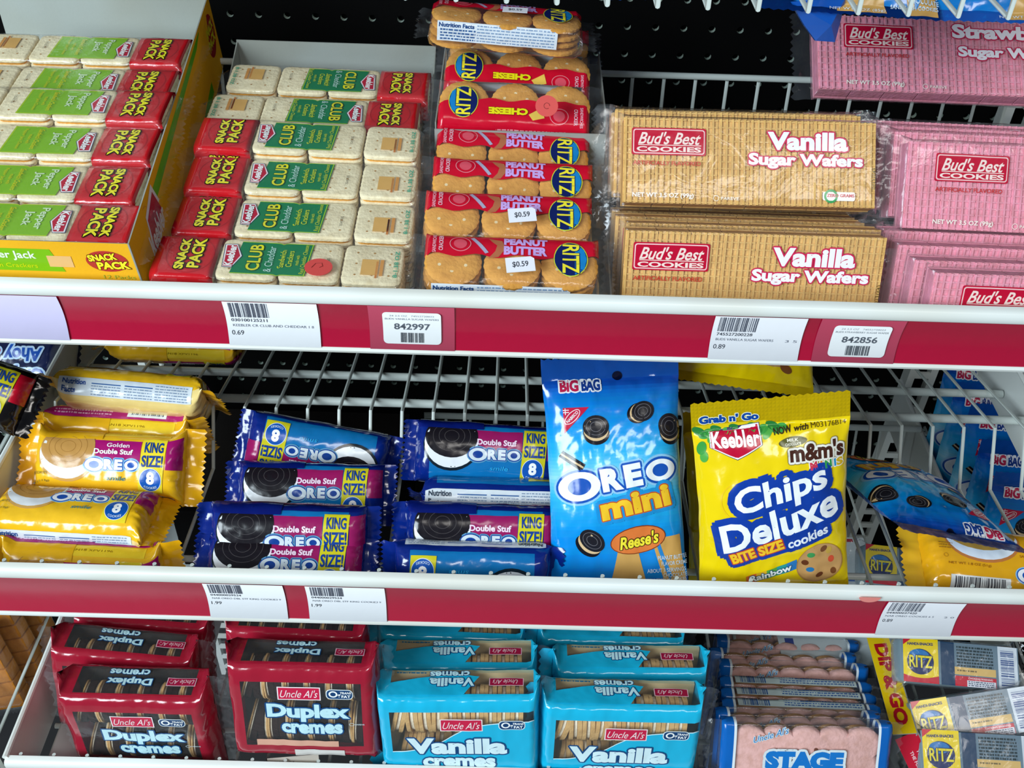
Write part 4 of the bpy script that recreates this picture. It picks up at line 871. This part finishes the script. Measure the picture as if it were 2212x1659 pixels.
panel('back_wall', loc(Vector((bk_b.x, 800, bl.z)), bl, Vector((bk_t.x-165, 800, bk_t.z+8)), bk_t), CARD, rt, mat_in=M('#a9b0aa', 'card'))
panel('bottom', loc(fl_b+Vector((0, 0, 1)), fr_b+Vector((0, 0, 1)), Vector((bk_b.x, 798, bl.z)), Vector((bl.x, 798, bl.z))), CARD, rt)
# plain grey carton behind the green-labelled packs
def tray(lab, x0, x1, D0, D1, zb0, zb1, hside0, hside1, hback, front=None, bl=0, br=0, col='#a3aaa6'):
    r_ = empty('display_tray', ((x0+x1)/2000, D0/1000, zb0/1000)); tag(r_, lab, 'carton'); q = Vector(((x0+x1)/2, D0, zb0)); m = M(col, 'card'); f = lambda *v: [Vector(p)-q for p in v]
    panel('bottom', f((x0, D0, zb0), (x1, D0, zb0), (x1+br, D1, zb1), (x0+bl, D1, zb1)), m, r_)
    panel('side_wall', f((x0+bl, D1, zb1), (x0, D0, zb0), (x0, D0, zb0+hside0), (x0+bl, D1, zb1+hside1)), m, r_)
    panel('side_wall', f((x1, D0, zb0), (x1+br, D1, zb1), (x1+br, D1, zb1+hside1), (x1, D0, zb0+hside0)), m, r_)
    panel('back_wall', f((x1+br, D1, zb1), (x0+bl, D1, zb1), (x0+bl, D1, zb1+hback), (x1+br, D1, zb1+hback)), m, r_)
    if front: panel('front_wall', f((x0, D0, zb0), (x1, D0, zb0), (x1, D0, zb0+front), (x0, D0, zb0+front)), m, r_)
    return r_
t0 = wpt(505, 85, D=762); t1 = wpt(945, 128, D=762)
tray('grey card tray standing behind the green-labelled cracker packs', t0.x-2, t1.x-1, 690, 762, Z(392), Z(388), 30, t0.z-Z(388)-1, t0.z-Z(388), bl=4, br=0)
# round cracker packs
pb = make_ritz('pb'); tag(pb, None, 'crackers', 'peanut butter cracker packs')
for a_, b_, D, tl, lab in (((905, 607), (1303, 622), 497, 70, 'front peanut butter cracker pack with a price label, nearest the rack edge'), ((903, 505), (1290, 522), 537, 70, 'priced peanut butter cracker pack directly behind the front one'),
                     ((928, 432), (1283, 450), 577, 66, 'peanut butter cracker pack without price label, largely covered'), ((930, 362), (1282, 384), 618, 66, 'peanut butter cracker pack against the grey tray wall')):
    put(pb, pose(a_, b_, 106, tl, D=D, lz=-18, ly=-12), lab)
put(pb, pose((928, 36), (1262, 64), 106, 90, D=690, lz=-19, ly=-12), 'peanut butter cracker pack on top of the pile with its nutrition panel showing')
ch = make_ritz('cheese'); tag(ch, None, 'crackers', 'upside down cheese cracker packs')
put(ch, pose((930, 262), (1288, 280), 106, 62, D=650, lz=-19, ly=-12, spin=180), 'upside down cheese cracker pack with a round red dot')
put(ch, pose((948, 182), (1284, 206), 106, 64, D=694, lz=-19, ly=-12, spin=180), 'upside down cheese cracker pack without a dot, second in the pile')
put(ch, pose((960, 118), (1282, 142), 106, 66, D=738, lz=-19, ly=-12), 'cheese cracker pack half hidden under the top pack of the pile')
def sticker(px, D, off, tilt, W, H, txt, lab, rot=0, clip=True):
    p = wpt(*px, D=D); r_ = MB(); P = [(-W/2, -H/2), (W/2, -H/2), (W/2, H/2-1.5), (W/2-2, H/2), (-W/2, H/2)] if clip else [(-W/2, -H/2), (W/2, -H/2), (W/2, H/2), (-W/2, H/2)]
    r_.prism(P, 0, .25, M('#e9ebf4', 'paper')); a = Art().text(txt, 0, 0, W*.55, H*.42, '#3f434e', 1, .012)
    for L, v, f, col, kd in a.it: r_.add([(x, -.12, y) for x, y in v], f, M(col, 'paper'))
    o = r_.build('price_label'); o.matrix_world = Matrix.Translation(p/1000) @ Matrix.Rotation(-math.radians(tilt), 4, 'X') @ Matrix.Rotation(math.radians(-rot), 4, 'Y'); return tag(o, lab, 'sticker', 'printed price labels')
sticker((1124, 571), 503, 0, 66, 17, 10, '$0.59', 'white $0.59 label on the front peanut butter cracker pack', 7)
sticker((1128, 464), 546, 0, 66, 17, 10, '$0.59', 'white $0.59 label on the second peanut butter cracker pack', 7)
sticker((1113, 21), 704, 0, 88, 17, 8, '$0.59', 'white price label on the topmost peanut butter cracker pack', -4, False)
p = wpt(1181, 229, D=646); d = MB(); d.prism([(7.6*math.cos(t*math.pi/12), 7.2*math.sin(t*math.pi/12)) for t in range(24)], -.3, .0, M('#d8504c', 'paper')); d.tube([(2*math.cos(t), -.4, 2*math.sin(t)) for t in [i*.6 for i in range(10)]], .2, M('#8e3030', 'paper'), 5)
o = d.build('price_dot'); o.matrix_world = Matrix.Translation(p/1000) @ Matrix.Rotation(-math.radians(42), 4, 'X'); tag(o, 'round red price dot on the upside down cheese cracker pack', 'sticker')
w0 = wpt(945, 278, D=650); w1 = wpt(1306, 296, D=650)
tray('grey card tray around the peanut butter cracker packs', w0.x-2, w1.x+1, 486, 650, Z(392), Z(390), 8, 28, w0.z-Z(390), bl=0, br=0, col='#8f9a98')
tray('grey card tray under the cheese cracker packs', w0.x-2, w1.x+2, 654, 770, Z(392), Z(388), 60, 60, 50, col='#8f9a98')
# sugar wafers
va = make_wafer('vanilla'); tag(va, None, 'sugar wafers', 'vanilla sugar wafer packs')
def wstack(proto, a_, b_, L, tl, lz, n, dy, labs, D=None, jit=()):
    base = pose(a_, b_, L, tl, D=D, lz=lz, ly=-8)
    for i in range(n):
        j = jit[i] if i < len(jit) else (0, 0)
        put(proto, base @ Matrix.Translation((j[0]/1000, dy*i/1000, j[1]/1000)), labs[i])
wstack(va, (1342, 494), (1930, 512), 163, 22, 27.5, 4, 17, ['lower front vanilla wafer pack standing at the rack edge', 'lower vanilla wafer pack second from the front', 'lower vanilla wafer pack third from the front', 'rearmost lower vanilla wafer pack below the upper ones'], jit=((0, 0), (2, 1.5), (-3, 2.5), (-4, 3)))
wstack(va, (1338, 248), (1905, 262), 163, 42, 27.5, 4, 17, ['upper front vanilla wafer pack shown in full', 'upper vanilla wafer pack second from the front, tips showing', 'upper vanilla wafer pack third from the front', 'rearmost upper vanilla wafer pack in shadow'], jit=((0, 0), (-4, 9), (-2, 15), (-3, 17)))
st = make_wafer('strawberry'); tag(st, None, 'sugar wafers', 'strawberry sugar wafer packs')
put(st, pose((1757, 190), other((1757, 190), 640, 184, 1, .04), 184, 52, D=640, lz=-27, ly=-8), 'topmost strawberry wafer pack under the blue bags')
wstack(st, (1945, 300), other((1945, 300), 575, 184, 1, .045), 184, 35, 27.5, 4, 17, ['middle strawberry wafer pack facing out at the right edge', 'middle strawberry wafer pack second from the front', 'middle strawberry wafer pack third from the front', 'middle strawberry wafer pack fourth from the front'], D=585, jit=((0, 0), (-3, 8), (-6, 14), (-4, 20)))
wstack(st, (1985, 585), other((1985, 585), 500, 184, 1, .04), 184, 20, 27.5, 4, 17, ['lowest strawberry wafer pack at the rack edge', 'lowest row strawberry wafer pack second from the front', 'lowest row strawberry wafer pack third from the front', 'lowest row strawberry wafer pack fourth from the front'], D=500, jit=((6, 0), (0, 3), (-5, 8), (-9, 13)))
# blue bags on the rack above
bm_ = make_bag('cookie_bag', 98, 168, 34, lambda u, v: lerpc(MINI, v/168), art_mini(), 2, '#1a5ab8'); tag(bm_, None, 'cookie bag', 'small blue sandwich cookie bags')
# ---------------------------------------------------------------- goods on the middle rack
put(bm_, pose((1188, 1276), (1490, 1276), 98, 40, lz=0, ly=0, D=466, spin=-2.5), 'blue bag of small sandwich cookies with orange oval, standing face out by the yellow bag')
cb = make_bag('cookie_bag', 106, 150, 36, '#f2d20e', art_chips(), 5, '#e6c60c', top=20); tag(cb, None, 'cookie bag', 'yellow bags of bite size cookies')
put(cb, pose((1520, 1285), (1822, 1285), 104, 22, lz=0, ly=0, D=462, spin=-5), 'yellow bag of bite size cookies facing out in front of two others')
cb2 = make_bag('cookie_bag', 106, 150, 32, '#e2c40e', art_backbag(), 7, '#d6b60c', top=18); tag(cb2, None, 'cookie bag', 'yellow bags of bite size cookies')
put(cb2, pose((1482, 1285), (1782, 1285), 106, 30, lz=0, ly=0, D=510, spin=-3), 'yellow bag standing close behind the front bite size cookie bag')
put(cb2, pose((1462, 826), (1752, 852), 106, 62, lz=0, ly=0, D=585, spin=3), 'yellow bag lying above the other bite size cookie bags, bottom seam forward')
gk = make_king('gold'); tag(gk, None, 'cookie pack', 'golden yellow sandwich cookie packs')
def tubeput(p, a_, b_, L, D, tilt, roll, lab, lz=0, dD=0):
    """roll turns the printed wrapper about the long axis; positive brings the upper side forward"""
    m = pose(a_, b_, L, tilt, D=D, dD=dD); return put(p, m @ Matrix.Rotation(math.radians(roll), 4, 'X'), lab)
tubeput(gk, (15, 1224), (362, 1240), 112, 476, 25, 16, 'lowest golden cookie pack, half hidden behind the front rail')
tubeput(gk, (-12, 1106), (338, 1126), 112, 508, 50, -52, 'large golden cookie pack with the glare and whole numeral 8')
tubeput(gk, (82, 997), (402, 1010), 112, 556, 42, -2, 'golden cookie pack behind the one with the glare, wordmark fully readable')
tubeput(gk, (105, 926), (430, 944), 112, 596, 40, 60, 'golden cookie pack showing its date code and bar code edge')
tubeput(gk, (128, 836), (462, 866), 112, 610, 45, -102, 'golden cookie pack on top of the pile with nutrition panel up')
tubeput(gk, (255, 738), (520, 748), 112, 720, 45, 105, 'golden cookie pack far back under the upper rack')
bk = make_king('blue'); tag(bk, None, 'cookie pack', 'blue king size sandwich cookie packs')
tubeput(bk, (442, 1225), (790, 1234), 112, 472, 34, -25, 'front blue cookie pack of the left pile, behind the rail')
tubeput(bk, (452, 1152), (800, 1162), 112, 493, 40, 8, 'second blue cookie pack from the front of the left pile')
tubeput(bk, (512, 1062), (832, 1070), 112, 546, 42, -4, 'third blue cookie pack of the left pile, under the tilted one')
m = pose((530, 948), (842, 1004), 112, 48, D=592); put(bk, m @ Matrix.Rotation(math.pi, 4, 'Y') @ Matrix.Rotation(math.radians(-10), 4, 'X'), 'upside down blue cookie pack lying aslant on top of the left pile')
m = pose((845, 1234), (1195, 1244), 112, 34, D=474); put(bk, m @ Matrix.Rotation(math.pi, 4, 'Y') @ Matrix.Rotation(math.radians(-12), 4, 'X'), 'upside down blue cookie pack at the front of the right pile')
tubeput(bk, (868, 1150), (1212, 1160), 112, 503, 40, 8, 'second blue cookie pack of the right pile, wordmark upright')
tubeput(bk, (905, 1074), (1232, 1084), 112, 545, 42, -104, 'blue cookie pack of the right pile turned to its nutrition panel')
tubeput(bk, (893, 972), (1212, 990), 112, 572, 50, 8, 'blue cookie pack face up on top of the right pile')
kk = make_king('black'); tag(kk, None, 'cookie pack')
m = pose((-254, 768), (20, 862), 112, 45, D=560); put(kk, m, 'black king size cookie pack at the left edge beside the golden packs')
cc = make_chocchip(); tag(cc, None, 'cookie pack'); m = pose((-20, 785), (140, 792), 66, 45, D=690); put(cc, m @ Matrix.Rotation(math.pi, 4, 'Y'), 'dark blue upside down chocolate chip cookie pack in the far left rack')
sg = make_small_gold(); tag(sg, None, 'cookie pack'); put(sg, pose((1990, 1214), other((1990, 1214), 488, 98, 1, .03), 98, 78, D=488) @ Matrix.Rotation(math.radians(4), 4, 'Y'), 'small golden cookie pack lying alone under the flat blue bag')
# flat blue bag lying on top of it, upside down
put(bm_, pose((1935, 1136), (2225, 1192), 98, 117, D=474, lz=-162, spin=180), 'blue cookie bag lying flat and upside down at the right')
# upright blue bags filed in the lower rack on the right
def pin(px, D, q, tilt, yaw=0, rx=0):
    t = math.radians(tilt); R = Matrix.Rotation(math.radians(yaw), 3, 'Z') @ Matrix.Rotation(-t, 3, 'X') @ Matrix.Rotation(math.radians(rx), 3, 'Y')
    p = wpt(*px, D=D)-R @ Vector(q); m = R.to_4x4(); m.translation = p/1000; return m
for i, (px, D, l_) in enumerate((((2052, 940), 782, 'rearmost blue bag filed upright in the right rack'), ((2070, 1000), 748, 'fourth blue bag from the front of the right file'), ((2100, 1050), 712, 'third blue bag from the front of the right file'), ((2122, 1128), 676, 'second blue bag from the front of the right file'), ((2150, 1200), 640, 'front blue bag of the upright file at the right edge'))):
    put(bm_, pin(px, D, (-27, -8, 78), 10, -4), l_)
# blue bags on the rack above, only their lower ends in view
for i, (a_, b_, D, tl, ry, lab) in enumerate((((1672, 28), (2000, 34), 560, 66, 4, 'blue bag on the top rack with its corner hanging through the wires'), ((2035, 44), (2372, 56), 560, 66, 0, 'blue bag on the top rack at the upper right corner'), ((1330, 3), (1640, -8), 640, 70, 2, 'blue bag far back on the top rack, only its bottom seam showing'))):
    m = pose(a_, b_, 98, tl, D=D); tb = put(bm_, m @ Matrix.Rotation(math.radians(ry), 4, 'Y'), lab)
    if i == 0:   # its creased corner hanging down
        P = [wpt(x, y, D=566) for x, y in ((1708, 4), (1828, -8), (1816, 45), (1804, 91), (1762, 88), (1738, 55))]; fl_ = MB(); n_ = len(P)
        V = [tuple(p) for p in P]+[(p.x, p.y+3, p.z-1) for p in P]; c0 = sum(P, Vector())/n_; V.append((c0.x+4, c0.y-5, c0.z))
        fl_.add(V, [(2*n_, i_, (i_+1) % n_) for i_ in range(n_)]+[tuple(range(2*n_-1, n_-1, -1))]+[(i_, i_+n_, (i_+1) % n_+n_, (i_+1) % n_) for i_ in range(n_)], M('#1556b4'))
        o = fl_.build('hanging_corner'); bpy.context.view_layer.update(); o.parent = tb; o.matrix_parent_inverse = tb.matrix_world.inverted()
# ---------------------------------------------------------------- goods on the lowest rack
dx = make_cremes('duplex'); tag(dx, None, 'cookie pack', 'dark red packs of two-tone creme cookies'); vn = make_cremes('vanilla'); tag(vn, None, 'cookie pack', 'light blue packs of vanilla creme cookies')
def creme(p, L, H, a_, b_, tl, D, lab): put(p, pose(a_, b_, L, tl, D=D, lz=H/2-1, ly=-19), lab)
creme(dx, 114, 90, (112, 1516), (440, 1524), 4, 424, 'front dark red creme cookie pack of the left row with glare')
creme(dx, 114, 90, (98, 1413), (412, 1440), 8, 466, 'second dark red creme cookie pack of the left row')
creme(dx, 114, 90, (142, 1342), (452, 1366), 8, 508, 'rear dark red creme cookie pack of the left row under the rail')
creme(dx, 114, 90, (488, 1445), (800, 1452), 14, 434, 'front dark red creme cookie pack of the middle row, fully readable')
creme(dx, 114, 90, (480, 1368), (785, 1383), 8, 478, 'second dark red creme cookie pack of the middle row')
creme(vn, 125, 100, (812, 1520), (1158, 1520), 10, 424, 'front light blue vanilla creme pack of the left row')
creme(vn, 125, 100, (818, 1448), (1160, 1450), 10, 466, 'second light blue vanilla creme pack of the left row')
creme(vn, 125, 100, (812, 1375), (1135, 1388), 10, 508, 'rear light blue vanilla creme pack of the left row')
creme(vn, 125, 100, (1168, 1536), (1530, 1545), 10, 424, 'front light blue vanilla creme pack of the right row')
creme(vn, 125, 100, (1198, 1458), (1535, 1462), 10, 466, 'second light blue vanilla creme pack of the right row')
creme(vn, 125, 100, (1165, 1386), (1485, 1396), 10, 508, 'rear light blue vanilla creme pack of the right row')
sp = make_planks(); tag(sp, None, 'cookie pack', 'clear packs of pink iced plank cookies')
def plank(a_, b_, tl, D, lab, top=True, dz=0): put(sp, pose(a_, b_, 132, tl, D=D, lz=45 if top else -48, ly=-7 if top else 0, spin=0 if top else 180), lab)
plank((1565, 1565), (1928, 1572), 28, 428, 'front pink iced plank cookie pack with large blue lettering')
plank((1548, 1545), (1905, 1553), 24, 448, 'iced plank cookie pack right behind the front one')
for i, y in enumerate((1507, 1483, 1458)):
    put(sp, pose((1558-i*4, y+8), (1905-i*8, y+22), 132, 4, D=470+i*17, lz=47, ly=0, spin=180), ('first', 'second', 'third')[i]+' of three edge-up iced plank packs, counted from the front')
for i, (x0, y0, x1, y1, D) in enumerate(((1560, 1440, 1875, 1450, 520), (1540, 1415, 1850, 1425, 540), (1552, 1385, 1858, 1398, 560), (1552, 1362, 1850, 1372, 580))):
    plank((x0, y0), (x1, y1), 20, D, ('fourth', 'third', 'second', 'rearmost')[i]+' iced plank cookie pack '+('from the back wall end of the file', 'from the rear of the file', 'from the rear, white torn corner', 'of the file, just under the rail')[i])
hs = make_cracker_cheese(); tag(hs, None, 'snack pack', 'cracker and dip snack packs with yellow label ends')
for a_, D, rz, sl, lab in (((1932, 1432), 500, 3, .035, 'upper dip snack pack nearest below the 0.89 tag'), ((1962, 1550), 462, -7, -.02, 'middle dip snack pack, tilted, its bar code overlapping'), ((1975, 1630), 432, 2, .02, 'lowest dip snack pack cut by the picture edge'), ((1852, 1228), 610, 4, .05, 'dip snack pack seen below through the wires of the middle rack')):
    put(hs, pose(a_, other(a_, D, 98, 1, sl), 98, 58, D=D, lz=0) @ Matrix.Rotation(math.radians(rz), 4, 'Y'), lab)
# torn display carton edge between planks and dip packs
q = [wpt(1888, 1345, D=560), wpt(1956, 1585, D=440)]; q2 = [wpt(1958, 1588, D=440), wpt(2022, 1720, D=405)]
rt = empty('display_carton', tuple(q[1]/1000)); tag(rt, 'torn yellow and red display carton edge beside the dip snack packs', 'carton'); o0 = q[1]
for (A, B), col, nm, txt in ((q, '#f0cb16', 'yellow_edge', 'DIP & GO'), (q2, '#b81e34', 'red_edge', '')):
    d_ = (A-B).normalized(); Ln = (A-B).length; wv = Vector((1, 0, .25)).normalized(); wv = (wv-d_*wv.dot(d_)).normalized(); Wd = 19
    a = Art()
    if txt: a.text(txt, Ln*.43, Wd/2, Ln*.72, 10.5, '#b81e28', 2, .05, 0, 180); a.rect(Ln*.9, 0, Ln, Wd*.55, '#b81e28', 1)
    else: a.text('THE FUN', Ln*.6, Wd*.62, Ln*.3, 2.6, '#e9c3c8', 2, .02, 0, 180); a.text('TO EAT', Ln*.6, Wd*.35, Ln*.28, 2.6, '#e9c3c8', 2, .02, 0, 180)
    h_ = wv*Wd/2
    P = [B-h_-o0, B+h_-o0, A+h_-o0, A-h_-o0]
    rev = Art(); rev.it = [(L, [(Wd-y, x) for x, y in v], f, c_, k_) for L, v, f, c_, k_ in a.it]
    panel(nm, P, M(col, 'card'), rt, art=(Wd, Ln, rev))
    dn = Vector((0, 0, -1)); dn = (dn-d_*dn.dot(d_)).normalized()*50; L0 = B+h_-o0; L1 = A+h_-o0
    panel('side_wall', [L0, L0+dn, L1+dn, L1], CARD, rt)
m = MB(); m.box(-300, -78, 640, 790, Z(799), Z(722), M('#0d0b0c', 'card'), 1.5); m.box(-285, -92, 648, 780, Z(722), Z(721.4), M('#1d1715', 'paper')); tag(m.build('black_carton'), 'flat black carton at the back of the lowest rack, seen through the wires', 'carton')
# torn grey paper tag under the middle row
m = MB(); m.prism([(-20, -10), (20, -10), (20, 9), (-20, 5)], 0, .4, M('#b9b2aa', 'card')); a = Art().bars(-17, -10, 1, 2.5, '#4a4440', 1, 22, 31)
for L, v, f, col, kd in a.it: m.add([(x, -.15, y) for x, y in v], f, M(col, 'paper'))
o = m.build('paper_tag'); p = wpt(634, 1650, D=413); o.matrix_world = Matrix.Translation(p/1000) @ Matrix.Rotation(math.radians(-20), 4, 'X') @ Matrix.Rotation(math.radians(-2), 4, 'Y'); tag(o, 'grey torn paper tag with bar code leaning on a dark red pack', 'tag')
# liner papers and far left brown packs
def sheet(name, lab, x0, x1, y0, y1, z, col, cat, art=None):
    m = MB(); m.box(x0, x1, y0, y1, z, z+.5, M(col, 'paper'))
    if art:
        for L, v, f, c_, kd in art.it: m.add([(x, y, z+.6) for x, y in v], f, M(c_, 'paper'))
    return tag(m.build(name), lab, cat)
sheet('paper_liner', 'pale paper liner under the left dark red cookie packs', -360, -250, 420, 700, Z(798), '#dfe6e6', 'liner')
a = Art(); a.rect(300, 640, 352, 646, '#2f63b4', 1); a.rect(268, 560, 276, 572, '#2a3f8e', 1); a.rect(300, 690, 360, 694, '#b02a3c', 1)
sheet('flattened_carton', 'white flattened carton seen through the wires right of the yellow bags', 262, 372, 545, 696, Z(797), '#c9d2d4', 'carton', a)
def brown_pack(a_, b_, D, tl, ang, lab):
    m = pose(a_, b_, 90, tl, D=D); put(BR, m @ Matrix.Rotation(math.radians(ang), 4, 'Y'), lab)
def make_brown():
    root = empty('cracker_pack'); L, H, T = 90, 40, 18; mb = MB()
    for i in range(6): mb.box(-L/2+2+i*14.4, -L/2+15.5+i*14.4, -T/2+1, T/2-1, -H/2+2, H/2-2, M('#b0702c', 'bake'), 1.2)
    mb.build('biscuit_row', root, True); clear_tube('film_wrapper', root, L, H, T, 5, 51, 9); return root
BR = make_brown(); tag(BR, None, 'crackers', 'brown biscuit packs in the far left rack')
for i, (a_, D, lab) in enumerate((((-20, 1440), 520, 'front brown biscuit pack leaning in the far left rack'), ((30, 1400), 545, 'second brown biscuit pack leaning in the far left rack'), ((75, 1370), 570, 'rear brown biscuit pack next to the dark red packs'))):
    brown_pack((a_[0]-110, a_[1]), (a_[0]+110, a_[1]), D, 15, 78, lab)
